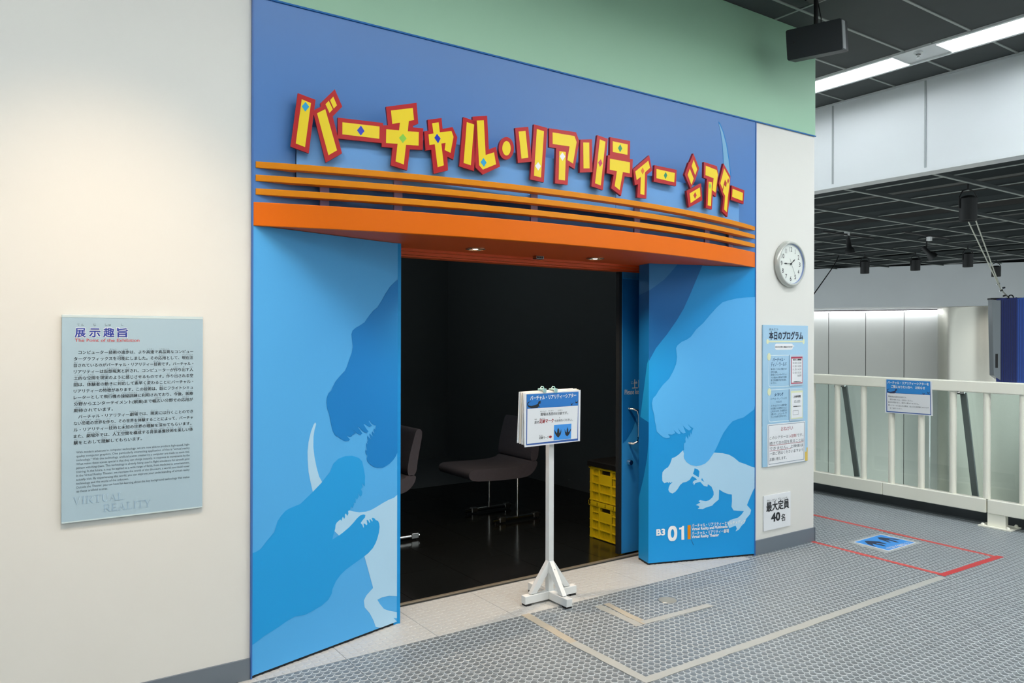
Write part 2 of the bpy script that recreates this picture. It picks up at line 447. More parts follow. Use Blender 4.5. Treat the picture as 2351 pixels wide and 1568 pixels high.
for xc, wh in zip(FILL_ROWX, ('running back from the blue front on the right', 'running back over the viewer', 'running back from the white wall on the left')):
    fluorescent('y', -8.9, -2.62 if xc != 1.8 else -4.6, xc, 'long added fluorescent fill strip %s' % wh, 'ceiling light strips beyond the photo', 'tube_fill')
    MB().box(xc-.17, xc+.17, -9, -2.6, ZC+.12, ZC+.16).build('ceiling_cover', 'ceiling_dark', ceiling)
MB().box(6.14, 6.48, -9, 3.2, ZC+.12, ZC+.16).build('ceiling_cover', 'ceiling_dark', ceiling)
# sprinkler head in the blank panel
o = MB().lathe([(.0, -.002), (.032, -.002), (.036, .006), (.02, .016), (.02, .02)], (6.25, -.262, ZC+.002), (0, 0, -1), (1, 0, 0), 20).build('sprinkler_head', 'fixture_white', bp_, smooth=True)
MB().lathe([(.011, .015), (.011, .04), (.018, .044), (.018, .048), (.0, .05)], (6.25, -.262, ZC+.002), (0, 0, -1), (1, 0, 0), 16).build('nozzle', 'chrome', o, smooth=True)

# ================================================================== DOORWAY AND THEATRE
PL0, PL1 = Vector((1.006, 0, 0)), Vector((1.85, .24, 0))
PR0, PR1 = Vector((3.745, .255, 0)), Vector((4.541, 0, 0))
ZS = 2.058
# interior shell
MB().box(.4, 6.0, .5, 7, -.2, -.004).build('floor_theatre', 'theatre_black', kind='structure')
fl = bpy.data.objects['floor_theatre']
tm = MB().box(.0015, .4985, .0015, .4985, -.004, 0).mesh('floor_tile', 'theatre_floor')
for i in range(8):
    for j in range(6):
        t = link('floor_tile', tm, fl); t.location = (1.1+.5*i, .52+.5*j, 0)
MB().box(.4, 6.0, 5.2, 5.3, -.2, 3.0).build('wall_theatre_back', 'theatre_black', kind='structure')
MB().box(.4, .5, .5, 5.2, -.2, 3.0).build('wall_theatre_left', 'theatre_black', kind='structure')
MB().box(5.0, 5.1, .62, 5.2, -.2, 3.0).build('wall_theatre_right', 'theatre_black', kind='structure')
MB().box(.4, 5.1, .45, 5.2, 3.0, 3.1).build('ceiling_theatre', 'theatre_black', kind='structure')
m = MB(); m.box(.4, 5.1, .58, .66, 2.03, 3.0); m.box(.4, 1.86, .58, .66, 0, 2.03); m.box(4.55, 5.1, .58, .66, 0, 2.03)
m.build('wall_theatre_front', 'theatre_black', kind='structure')
m = MB(); m.box(1.83, 1.87, .24, .6, 0, ZS)
m.build('trim_4', 'panel_right', kind='structure')
# unseen lamp added to lift the blacks inside the theatre
o = empty('theatre_fill_lamp', (2.6, 3.4, 3.0), label='added unseen fill lamp brightening the dark theatre', cat='lamp')
MB().lathe([(0, -.05), (.10, -.045), (.14, -.01), (.14, 0)], (2.6, 3.4, 3.0), (0, 0, 1), (1, 0, 0), 24).build('shade', 'fixture_white', o, smooth=True)
ld = bpy.data.lights.new('theatre_fill', 'POINT'); ld.energy = 14.0; ld.shadow_soft_size = .12; ld.color = (.92, 1, 1)
lo = bpy.data.objects.new('theatre_fill', ld); COL.objects.link(lo); lo.parent = o; lo.location = (0, 0, -.2)
# metal sill
MB().box(1.5, 4.5, .49, .515, -.004, .006).build('trim_5', mat('sill', (150, 140, 122), .4, metal=.5), kind='structure', bevel=.002)
# door head mouldings
m = MB(); m.box(1.0, 4.54, .46, .5, 2.028, ZS); m.box(1.0, 4.54, .42, .46, 2.044, ZS); m.box(1.0, 4.54, .5, .58, 2.02, ZS)
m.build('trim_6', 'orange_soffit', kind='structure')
# sliding door leaf
DF = Fr((3.745, .535, 0), (1, 0, 0))
d = MB().box(3.76, 4.62, .535, .575, .012, 2.03).build('door_1', mat('door_blue', (46, 140, 208), .45, spec=.25), kind='structure')
MB().box(3.732, 3.76, .54, .572, .012, 2.03).build('rubber_edge', 'gap_black', d)
MB().plate(DF.pxs([(1431, 611), (1461, 614), (1461, 641), (1431, 638)]), DF, 0, .0008).build('painted_patch', 'sil_grey', d)
MB().plate(DF.pxs([(1429.5, 640), (1466, 643), (1466, 948), (1450, 990), (1438, 1010), (1429.5, 1018)]), DF, 0, .0008).build('painted_shape', 'sil_deep', d)
m = MB(); u, v = DF.px(1434, 906); text(m, DF, 'Please keep quiet', u, v, .052, d=.0012, bold=.012, squash=.72)
u2_, v2_ = DF.px(1451, 891); text(m, DF, '上映中', u2_, v2_, .075, d=.0012, bold=.008, squash=.8)
u2_, v2_ = DF.px(1449, 881); text(m, DF, 'じょう', u2_, v2_, .022, d=.0012)
m.build('lettering', mat('door_ink', (170, 180, 188), .5), d)
a, b = DF.px(1448, 938), DF.px(1448, 1017)
pth = [DF.p(a[0]-.02, a[1], 0), DF.p(a[0]-.005, a[1], .035), DF.p(a[0]+.02, a[1]-.012, .052), DF.p(a[0]+.026, a[1]-.05, .054), DF.p(a[0]+.026, b[1]+.05, .054), DF.p(a[0]+.02, b[1]+.012, .052), DF.p(a[0]-.005, b[1], .035), DF.p(a[0]-.02, b[1], 0)]
MB().tube(pth, .0085, 12).build('handle', 'chrome', d, smooth=True)
u, v = DF.px(1443, 1061)
MB().lathe([(.02, 0), (.02, .012), (.017, .03), (.0, .031)], DF.p(u, v, 0), DF.n, (1, 0, 0), 24).build('lock', 'chrome', d, smooth=True)

# ---- mural panels
def mural(name, A, B, thick, label, basemat):
    fr = Fr(A, (B-A)); L = (B-A).length
    o = empty(name, A, label=label, cat='panel')
    nn = fr.n; bk = (lambda q: Vector((q.x, q.y+.03, 0)))
    if A.x < 2: pl_ = [A, B, B-nn*thick, bk(A)]
    else: pl_ = [A, B, bk(B), A-nn*thick]
    def prism(z0, z1, inset=0.0):
        m = MB(); P = [q+nn*(-inset if k < 2 else 0) for k, q in enumerate(pl_)]
        m.face([(q.x, q.y, z1) for q in P]); m.face([(q.x, q.y, z0) for q in P[::-1]])
        for k in range(4): p, q = P[k], P[(k+1) % 4]; m.face([(p.x, p.y, z0), (q.x, q.y, z0), (q.x, q.y, z1), (p.x, p.y, z1)])
        return m
    prism(.014, ZS-.002).build('board', basemat, o)
    prism(0, .014, .006).build('plinth', 'gap_black', o)
    return o, fr, L
def shape(o, fr, L, pts, d, m, name='painted_shape'):
    q = [(min(max(a, .0), L), min(max(b, .014), ZS)) for a, b in fr.pxs(pts, d)]
    out = [q[0]]
    for p in q[1:]:
        if abs(p[0]-out[-1][0])+abs(p[1]-out[-1][1]) > 1e-5: out.append(p)
    return MB().plate(out, fr, d-.0003, d).build(name, m, o)
pl, frl, LL = mural('mural_panel', PL0, PL1, .04, 'tall light-blue angled panel with roaring dinosaur silhouettes left of the doorway', 'panel_light')
L1 = lambda p: zoom(p, 560, 500, 2.7034)
L2 = lambda p: zoom(p, 560, 960, 2.579)
L3 = lambda p: zoom(p, 740, 900, 7.839)
L4 = lambda p: zoom(p, 740, 1100, 7.839)
shape(pl, frl, LL, L2([(422, 25), (428, 35), (418, 70), (412, 110), (411, 170), (418, 230), (430, 290), (445, 345), (475, 400), (420, 450), (407, 433), (395, 380), (383, 320), (378, 250), (377, 200), (383, 140), (397, 80), (412, 40)]), .0006, 'sil_pale', 'painted_horn')
shape(pl, frl, LL, L4([(205, 860), (220, 935), (300, 1015), (500, 1200), (755, 1390)])+L2([(715, 822), (765, 1005), (725, 1050), (710, 1080), (715, 1120), (745, 1155), (768, 1200), (780, 1235), (808, 1258), (862, 1238), (838, 1226), (860, 1222), (880, 1232), (930, 1222), (930, 1195), (885, 1182), (930, 1176), (930, 1140), (860, 1140), (830, 1130), (805, 1100), (790, 1075), (820, 1060), (860, 1052), (930, 1046)])+L4([(1420, 250), (1370, 280), (1290, 335), (1200, 370), (1090, 430), (960, 510), (880, 555), (790, 585), (670, 597), (560, 582), (480, 560), (300, 650)]), .0009, 'sil_pale', 'painted_dinosaur')
shape(pl, frl, LL, L2([(30, 802), (48, 800), (70, 793), (100, 775), (130, 735), (180, 675), (200, 610), (220, 580), (245, 550), (270, 535), (335, 508), (400, 445), (460, 382), (510, 320), (530, 270), (560, 240), (600, 225), (640, 222), (680, 235), (700, 255), (710, 300), (718, 345), (716, 380)])
      + L4([(770, 60), (765, 130), (712, 75), (728, 140), (695, 180), (722, 235), (712, 290), (690, 315), (645, 255), (655, 310), (625, 370), (600, 340), (600, 430), (565, 420), (570, 460), (550, 520), (515, 490), (500, 555), (465, 572), (470, 620), (450, 662), (425, 615), (405, 640), (410, 680), (395, 715), (370, 675), (352, 720), (348, 750), (325, 725), (262, 780), (240, 820), (232, 890), (220, 935), (200, 1000), (180, 1090), (300, 1015), (380, 955), (480, 870), (560, 785), (620, 710), (680, 655), (740, 635), (775, 645), (770, 685), (720, 745), (690, 790), (720, 820), (738, 870), (752, 868), (742, 800), (765, 800), (795, 830), (812, 812), (798, 735), (820, 735), (848, 785), (862, 785), (848, 722), (870, 725), (895, 760), (908, 755), (890, 700), (910, 693), (945, 712), (960, 735), (1005, 755), (1025, 800), (1032, 860), (1020, 960), (990, 1070), (960, 1150), (910, 1240), (830, 1330), (755, 1390)])
      + L2([(705, 824), (640, 870), (600, 900), (570, 930), (545, 965), (525, 1010), (520, 1040), (500, 1075), (460, 1110), (400, 1145), (360, 1165), (300, 1175), (250, 1205), (200, 1240), (120, 1290), (48, 1345), (30, 1356)]), .0012, 'sil_mid', 'painted_dinosaur')
shape(pl, frl, LL, L1([(1000, 360), (962, 383), (930, 405), (905, 432), (880, 470), (855, 515), (830, 555), (800, 580), (775, 612), (748, 650), (725, 665), (693, 684), (675, 700), (668, 722), (672, 760), (677, 800), (670, 840), (655, 880), (642, 920), (628, 950), (595, 985), (570, 1015), (552, 1050), (543, 1073), (525, 1090), (515, 1118), (513, 1145), (518, 1185), (527, 1211)])
      + L3([(125, 392), (145, 500), (165, 600), (190, 700), (225, 770), (250, 798), (270, 793), (320, 835), (390, 877), (430, 885), (445, 875), (475, 877), (500, 855), (470, 825), (440, 785), (480, 800), (510, 807), (540, 792), (530, 770), (555, 768), (605, 738), (575, 710), (550, 675), (590, 715), (640, 755), (690, 770), (722, 750), (690, 700), (640, 632), (658, 630), (710, 690), (760, 725), (805, 735), (832, 712), (800, 670), (742, 582), (770, 572), (810, 610), (850, 627), (892, 607), (860, 565), (833, 520), (850, 515), (890, 565), (940, 600), (970, 598), (955, 680), (930, 655), (925, 690), (942, 740), (930, 745), (900, 712), (893, 745), (918, 805), (895, 790), (850, 745), (855, 785), (882, 850), (850, 830), (815, 785), (808, 820), (825, 870), (812, 900), (818, 940), (795, 920), (790, 960), (800, 1010), (808, 1060), (780, 1040), (775, 1075), (790, 1115), (818, 1150), (800, 1190), (803, 1220), (820, 1260), (870, 1310), (930, 1345), (985, 1365), (1085, 1365), (1140, 1335), (1210, 1290), (1270, 1230), (1320, 1160), (1372, 1085), (1440, 990)]), .0015, 'sil_dark', 'painted_dinosaur')

pr, frr, LR = mural('mural_panel', PR0, PR1, .15, 'blue angled panel with pale walking dinosaur and room number right of the doorway', 'panel_right')
R1 = lambda p: zoom(p, 1420, 600, 3.1375)
R2 = lambda p: zoom(p, 1480, 960, 5.407)
shape(pr, frr, LR, R1([(608, 0), (605, 25), (570, 110), (520, 230), (470, 340), (420, 425), (350, 525), (270, 625), (213, 718), (150, 800), (150, 0)]), .0006, 'sil_deep')
shape(pr, frr, LR, R1([(440, 0), (425, 20), (380, 75), (330, 130), (270, 175), (213, 210), (150, 240), (150, 0)]), .0009, 'sil_grey')
shape(pr, frr, LR, R2([(-60, 0), (0, 25), (90, 70), (130, 120), (138, 190), (120, 290), (70, 410), (38, 480), (20, 560), (-60, 700)]), .0006, 'sil_deep')
shape(pr, frr, LR, R2([(475, 400), (420, 455), (375, 485), (340, 495), (330, 530), (315, 570), (290, 610), (250, 635), (222, 670), (218, 720), (220, 780), (245, 808), (265, 800), (285, 793), (300, 810), (306, 790), (330, 810), (334, 788), (345, 800), (315, 825), (300, 860), (295, 890), (310, 920), (345, 935), (380, 915), (410, 880), (440, 830), (475, 800), (520, 790), (560, 765), (590, 720), (635, 745), (650, 765), (620, 772), (600, 790), (597, 815), (606, 800), (612, 835), (625, 810), (650, 800), (690, 790), (735, 840), (780, 850), (785, 820), (830, 850), (855, 910), (858, 950), (840, 985), (800, 1020), (760, 1030), (690, 1018), (668, 1030), (692, 1047), (660, 1065), (635, 1078), (670, 1090), (682, 1105), (660, 1125), (720, 1130), (760, 1110), (840, 1085), (860, 1060), (920, 1010), (925, 885), (980, 920), (1040, 943), (1083, 948), (1085, 1030), (1078, 1100), (1105, 1145), (1160, 1150), (1232, 1155), (1200, 1200), (1160, 1235), (1110, 1250), (1060, 1265), (1025, 1300), (1050, 1365), (1100, 1345), (1130, 1335), (1145, 1370), (1130, 1405), (1170, 1385), (1200, 1340), (1240, 1300), (1260, 1250), (1310, 1190), (1322, 1140), (1290, 1100), (1270, 1080), (1310, 980), (1350, 890), (1365, 870), (1410, 860), (1410, 622), (1365, 612), (1320, 600), (1250, 570), (1175, 545), (1110, 490), (1050, 455), (970, 435), (870, 428), (650, 400), (520, 420)]), .0009, 'sil_pale', 'painted_dinosaur')
shape(pr, frr, LR, R2([(620, 622), (660, 635), (680, 660), (672, 735), (600, 690), (615, 650)]), .0012, 'panel_right')
shape(pr, frr, LR, R2([(712, 742), (740, 792), (704, 768)]), .0012, 'panel_right')
shape(pr, frr, LR, R1([(1020, 256), (978, 258), (920, 260), (850, 268), (790, 282), (750, 295), (710, 330), (660, 385), (610, 445), (560, 490), (520, 545), (490, 565), (455, 580), (425, 605), (415, 625), (418, 660), (422, 690), (415, 740), (395, 790), (365, 845), (320, 890), (290, 930), (270, 965), (250, 985), (241, 1020), (245, 1060), (258, 1110), (262, 1150), (270, 1185)])
      + R2([(150, 165), (190, 205), (230, 235), (270, 248), (300, 245), (315, 235), (290, 200), (340, 205), (380, 185), (360, 145), (395, 180), (425, 200), (448, 192), (410, 120), (450, 170), (480, 190), (510, 180), (475, 90), (510, 130), (550, 155), (580, 135), (530, 70), (570, 105), (605, 125), (590, 160), (582, 210), (570, 175), (560, 240), (545, 205), (540, 265), (515, 220), (505, 260), (510, 300), (490, 310), (485, 350), (490, 395), (475, 400), (490, 440), (485, 470), (490, 500), (520, 545), (570, 580), (640, 597), (700, 585), (750, 565), (800, 520), (860, 430), (900, 350), (940, 260), (980, 180), (1040, 95), (1090, 40), (1150, 15), (1215, -5)]) + R1([(900, 1125), (940, 1095), (978, 1065), (1020, 1030)]), .0015, 'sil_sky', 'painted_dinosaur')
# end face of the right panel
fre = Fr(PR0-frr.n*.15, frr.n); LE = .15
def eshape(pts, d, m):
    q = [(min(max(a, 0), LE), min(max(b, .014), ZS)) for a, b in fre.pxs(pts, d)]
    MB().plate(q, fre, d-.0003, d).build('painted_shape', m, pr)
eshape(R1([(100, 0), (240, 0), (240, 700), (205, 740), (157, 1120), (240, 1165), (240, 1300), (205, 1420), (180, 1560), (130, 1700), (100, 1700)]), .0006, 'sil_deep')
eshape(R1([(100, 0), (240, 0), (240, 200), (213, 212), (133, 245), (100, 255)]), .0009, 'sil_grey')
# room number and names
def ptext(m, fr, body, x, y, x2, size, d=.0012, bold=0.0, mi=0, res=2):   # baseline start pixel, end pixel x
    a, b = fr.px(x, y, d); a2, _ = fr.px(x2, y, d)
    text(m, fr, body, a, b, size, a2-a, d, bold, mi, res)
m = MB()
T = lambda x, y: (1490+x/9.404, 1190+y/9.404)
def rn(body, x, y, x2, size, bold): p = T(x, y); q = T(x2, y); ptext(m, frr, body, p[0], p[1], q[0], size, .0021, bold, res=6)
rn('B3', 158, 372, 347, .060, .035); m.build('floor_code', 'ink_white', pr); m = MB()
rn('0', 405, 483, 610, .138, .03)
m.build('room_digit', 'ink_white', pr); m = MB(); m.plate(frr.pxs([T(*p) for p in ((702, 464), (762, 460), (757, 162), (722, 164), (712, 185), (690, 197), (650, 202), (650, 240), (700, 236))], .0021), frr, .0018, .0021); m.build('room_digit', 'ink_white', pr); m = MB()
rn('バーチャル・リアリティーとマルチメディア', 922, 195, 2085, .0285, .018)
rn('Virtual Reality and Multimedia', 922, 262, 1700, .027, .03)
rn('バーチャル・リアリティー劇場', 922, 362, 1725, .0285, .018)
rn('Virtual Reality Theater', 922, 430, 1510, .027, .03)
m.build('room_name', 'ink_white', pr)
MB().plate(frr.pxs([T(835, 150), T(900, 143), T(900, 448), T(835, 455)], .0021), frr, .0018, .0021).build('orange_bar', 'orange_bar', pr)
MB().plate(frr.pxs([T(905, 455), T(915, 452), T(970, 578), T(958, 580)], .0012), frr, .0009, .0012).build('scuff_mark', 'ink_scuff', pr)

# ================================================================== CANOPY
XM = (XL+XR)/2
def arc(half, sag):
    R = (half*half+sag*sag)/(2*sag)
    return lambda X: -(sag-(R-math.sqrt(max(R*R-(X-XM)**2, 0))))
cy_ = arc((XR-XL)/2-.006, .272)
can = empty('entrance_canopy', (XM, 0, ZS), label='bowed orange canopy with three slim louvre bars over the doorway', cat='canopy')
def bowed(f, x0, x1, z0, z1, depth, n=48, ends=True, off=0.0):
    m = MB(); xs = [x0+(x1-x0)*k/n for k in range(n+1)]
    for k in range(n+1):
        x = xs[k]; y = f(x)+off
        i = len(m.v); m.v += [(x, y, z0), (x, y, z1), (x, y+depth, z1), (x, y+depth, z0)]
    for k in range(n):
        a, b = 4*k, 4*k+4
        for p, q in ((0, 1), (1, 2), (2, 3), (3, 0)):
            m.f.append((a+p, b+p, b+q, a+q)); m.m.append(0)
    m.f.append((0, 1, 2, 3)); m.m.append(0); m.f.append((4*n+3, 4*n+2, 4*n+1, 4*n)); m.m.append(0)
    return m
bowed(cy_, XL+.004, XR-.002, ZS-.004, 2.162, .03).build('fascia', 'orange', can, bevel=.003)
for zt in (2.346, 2.286, 2.224):
    bowed(cy_, XL+.016, XR-.006, zt-.029, zt, .055).build('louvre_bar', 'orange_bar', can, bevel=.002)
# soffit
m = MB(); n = 40; xs = [XL+.01+(XR-XL-.02)*k/n for k in range(n+1)]
for k in range(n):
    a, b = xs[k], xs[k+1]
    m.face([(a, .5, ZS), (b, .5, ZS), (b, cy_(b)+.02, ZS), (a, cy_(a)+.02, ZS)])
    m.face([(a, cy_(a)+.02, ZS+.012), (b, cy_(b)+.02, ZS+.012), (b, .5, ZS+.012), (a, .5, ZS+.012)])
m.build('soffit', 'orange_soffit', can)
for x in (745.5, 914.5, 1227, 1463, 1624, 1678):
    P = None; Y = -.15
    for _ in range(8):
        P = on_y(x, 440+(x-745)*.1, Y); Y = cy_(P.x)+.062
    m = MB().box(P.x-.022, P.x+.022, Y, Y+.012, 2.16, 2.338); m.build('post', 'post_purple', can)
# bowed backing board of the lettering
by_ = arc(1.575, .165)
bdf = lambda X: by_(X)-.014
BX0, BX1 = XM-1.57, XM+1.57
m = bowed(bdf, BX0, 3.05-.0015, 2.29, 2.535, .012); m.build('backing_board', 'board_blue_lit', can)
m = bowed(bdf, 3.05+.0015, BX1, 2.29, 2.535, .012); m.build('backing_board', 'board_blue_lit', can)
m = MB().box(BX0, BX0+.01, bdf(BX0), -.001, 2.29, 2.535); m.box(BX1-.01, BX1, bdf(BX1), -.001, 2.29, 2.535)
xs = [BX0+(BX1-BX0)*k/30 for k in range(31)]
for a, b in zip(xs, xs[1:]):
    m.face([(a, bdf(a), 2.534), (b, bdf(b), 2.534), (b, .0, 2.534), (a, .0, 2.534)])
m.build('board_return', 'board_blue_lit', can)
# downlights
for x, y, lb in ((1088, 571, 'left'), (1369, 592, 'right')):
    P = on_z(x, y, ZS); P.y = .2
    o = empty('downlight', P, label='lit round recessed downlight in the canopy underside, the %s one' % lb, cat='downlight', group='canopy downlights')
    MB().lathe([(.05, .0), (.058, -.002), (.058, -.006), (.044, -.008), (.04, .0)], P, (0, 0, 1), (1, 0, 0), 28).build('trim_ring', 'reflector', o, smooth=True)
    MB().lathe([(.04, -.006), (.034, -.001)], P, (0, 0, 1), (1, 0, 0), 28).build('reflector', 'reflector', o, smooth=True)
    MB().lathe([(.0, -.007), (.010, -.0065), (.016, -.003), (.018, -.001)], P, (0, 0, 1), (1, 0, 0), 20).build('bulb', 'bulb', o, smooth=True)
    ld = bpy.data.lights.new('downlight_beam', 'SPOT'); ld.energy = DOWN_W; ld.color = (1, .74, .5); ld.spot_size = math.radians(130); ld.spot_blend = .8; ld.shadow_soft_size = .03
    lo = bpy.data.objects.new('downlight_beam', ld); COL.objects.link(lo); lo.parent = o; lo.location = (0, 0, -.03)
# presence sensor
P = on_z(1236, 588, ZS)
o = empty('presence_sensor', (P.x, P.y, ZS), label='small silver presence sensor under the canopy between the downlights', cat='sensor')
MB().box(P.x-.03, P.x+.03, P.y-.02, P.y+.02, ZS-.02, ZS).build('body', 'steel', o, bevel=.003)
m = MB()
for k in range(3): m.box(P.x-.024+.017*k, P.x-.012+.017*k, P.y-.0225, P.y-.02, ZS-.016, ZS-.004)
m.build('lens', 'black', o)

# ================================================================== SIGN LETTERS
def letter_frame(x):
    Y = -.15
    for _ in range(10):
        P = on_y(x, 360, Y); Y = bdf(P.x)-.034 if BX0 < P.x < BX1 else bdf(min(max(P.x, BX0), BX1))-.034
    X = min(max(P.x, BX0+.02), BX1-.02); e = .01
    return Fr((P.x, Y, 0), (2*e, bdf(X+e)-bdf(X-e), 0))
ZA = (640, 190, 4.3537); ZCc = (1160, 280, 7.128); ZD = (1440, 280, 6.533); ZE = (1630, 360, 10.453); PXN = (0, 0, 1)
LET = [
 ('バ', 'with a light-blue diamond, first on the left', ZA,
  [[(190, 103), (368, 170), (300, 705), (118, 637)], [(345, 300), (358, 270), (418, 240), (415, 205), (560, 65), (635, 238), (540, 335), (632, 705), (470, 798)]],
  [[(230, 165), (322, 203), (263, 643), (170, 607)], [(383, 305), (465, 263), (582, 675), (497, 725)], [(467, 215), (500, 180), (540, 265), (508, 302)], [(513, 175), (545, 138), (582, 225), (550, 258)]],
  [('cyan', [(268, 190), (305, 240), (265, 288), (230, 235)])]),
 ('ー', 'long-sound bar with a navy diamond after the first letter', ZA,
  [[(590, 348), (1045, 402), (1032, 603), (590, 557)]], [[(637, 395), (1008, 437), (1005, 560), (636, 515)]], [('navy', [(822, 428), (857, 483), (820, 527), (782, 475)])]),
 ('チ', 'with a pale-green diamond', ZA,
  [[(1072, 240), (1378, 200), (1395, 408), (1340, 430), (1345, 447), (1445, 455), (1440, 672), (1310, 665), (1285, 875), (1120, 825), (1138, 650), (1028, 640), (1035, 425), (1092, 425)]],
  [[(1122, 277), (1340, 252), (1352, 372), (1300, 382), (1290, 485), (1400, 492), (1398, 628), (1272, 620), (1250, 817), (1168, 787), (1188, 610), (1072, 602), (1075, 465), (1203, 475), (1212, 398), (1135, 412)]],
  [('lime', [(1242, 510), (1278, 557), (1240, 603), (1203, 550)])]),
 ('ャ', 'small and crossed, with a navy diamond', ZA,
  [[(1487, 370), (1627, 352), (1638, 460), (1737, 443), (1785, 545), (1745, 770), (1685, 738), (1692, 875), (1550, 910), (1525, 670), (1468, 678), (1452, 485), (1497, 478)]],
  [[(1533, 405), (1598, 395), (1610, 495), (1727, 483), (1747, 540), (1717, 700), (1658, 672), (1668, 600), (1625, 607), (1650, 825), (1588, 845), (1560, 615), (1507, 622), (1497, 515), (1547, 507)]],
  [('navy', [(1582, 510), (1618, 557), (1593, 605), (1556, 550)])]),
 ('ル', 'with a light-blue diamond at its foot, left of the dot', ZA,
  [[(1845, 342), (1990, 392), (1952, 882), (1805, 835)], [(1937, 338), (2083, 330), (2100, 665), (2170, 640), (2213, 838), (2040, 918), (1965, 845)]],
  [[(1880, 393), (1953, 417), (1920, 825), (1848, 802)], [(1980, 378), (2050, 375), (2068, 722), (2152, 695), (2172, 815), (2040, 868), (2003, 823)]],
  [('cyan', [(2047, 752), (2078, 797), (2052, 840), (2017, 793)])]),
 ('・', 'round dot in the middle of the sign', PXN, [ell(1162.5, 340.4, 17.5, 26)], [ell(1163, 340.4, 9.6, 16.6)], []),
 ('リ', 'with a white diamond, right of the dot', ZCc,
  [[(162, 97), (378, 80), (437, 650), (207, 672)], [(470, 38), (690, 98), (632, 988), (410, 940)]],
  [[(220, 157), (332, 147), (378, 585), (265, 600)], [(518, 115), (634, 152), (585, 908), (470, 880)]], [('white', [(540, 655), (585, 725), (540, 795), (490, 718)])]),
 ('ア', 'large, with a white diamond', ZCc,
  [[(718, 102), (1158, 168), (1212, 310), (1135, 772), (1042, 712), (1022, 1028), (815, 1005), (832, 430), (720, 412)]],
  [[(775, 170), (1133, 230), (1168, 330), (1110, 683), (1018, 622), (1052, 400), (777, 360)], [(885, 475), (992, 492), (978, 957), (875, 945)]], [('white', [(938, 497), (982, 565), (937, 635), (890, 560)])]),
 ('リ', 'with a crimson diamond', ZCc,
  [[(1228, 287), (1420, 283), (1428, 820), (1222, 828)], [(1507, 215), (1680, 275), (1598, 1115), (1410, 1052)]],
  [[(1277, 335), (1375, 338), (1380, 760), (1283, 760)], [(1548, 285), (1640, 322), (1563, 1038), (1470, 1005)]], [('crimson', [(1565, 608), (1590, 678), (1550, 735), (1522, 660)])]),
 ('テ', 'with a green diamond in its upper bar', ZCc,
  [[(1717, 247), (2045, 312), (2040, 605), (2088, 612), (2075, 905), (1955, 890), (1895, 1210), (1735, 1085), (1775, 865), (1660, 835), (1680, 545), (1712, 545)]],
  [[(1760, 315), (2005, 368), (2000, 538), (1760, 490)], [(1713, 600), (2042, 660), (2038, 840), (1925, 820), (1873, 1115), (1792, 1048), (1828, 805), (1710, 780)]], [('green', [(1883, 365), (1915, 435), (1880, 495), (1846, 425)])]),
 ('ィ', 'small, with an orange diamond', ZD,
  [[(88, 710), (330, 500), (375, 728), (300, 790), (287, 1150), (150, 1132), (162, 935), (115, 950)]],
  [[(123, 742), (318, 580), (342, 688), (268, 755), (258, 1095), (197, 1080), (205, 822), (143, 872)]], [('orange', [(233, 682), (258, 735), (233, 788), (205, 730)])]),
 ('ー', 'long-sound bar with a green diamond', ZD,
  [[(410, 648), (742, 718), (732, 962), (398, 895)]], [[(440, 705), (715, 765), (705, 905), (440, 843)]], [('green', [(578, 752), (602, 800), (575, 858), (550, 800)])]),
 ('シ', 'of three lozenges with a red diamond', ZD,
  [[(993, 472), (1080, 695), (1015, 890), (950, 1000), (862, 790), (925, 605), (940, 600)], [(890, 1035), (1108, 920), (1127, 1175), (925, 1283)]],
  [[(997, 567), (1050, 710), (1020, 798), (967, 662)], [(940, 700), (997, 850), (965, 943), (907, 795)], [(938, 1070), (1090, 982), (1100, 1115), (952, 1217)]], [('red', [(1020, 1052), (1042, 1100), (1018, 1152), (995, 1100)])]),
 ('ア', 'narrow, with a lime-green diamond', ZD,
  [[(1152, 600), (1345, 662), (1370, 775), (1332, 1125), (1285, 1085), (1270, 1312), (1178, 1290), (1195, 852), (1148, 835)]],
  [[(1178, 655), (1342, 720), (1360, 790), (1325, 1060), (1278, 1022), (1297, 845), (1175, 797)], [(1222, 895), (1272, 905), (1257, 1262), (1208, 1250)]], [('lime', [(1242, 915), (1262, 960), (1242, 1008), (1225, 955)])]),
 ('タ', 'pointed, with a small orange-red diamond', ZE,
  [[(325, 160), (490, 460), (470, 1000), (420, 1440), (290, 1310), (325, 970), (270, 845), (210, 640)]],
  [[(342, 278), (470, 510), (475, 610), (430, 970), (405, 1330), (342, 1265), (365, 935), (312, 840), (340, 680), (388, 728), (405, 625), (360, 545), (303, 768), (250, 640)]], [('red', [(440, 515), (460, 580), (435, 650), (415, 580)])]),
 ('ー', 'plain long-sound bar, last on the right', ZE,
  [[(520, 685), (825, 805), (805, 1135), (500, 1030)]], [[(545, 765), (790, 865), (783, 1058), (533, 960)]], []),
]
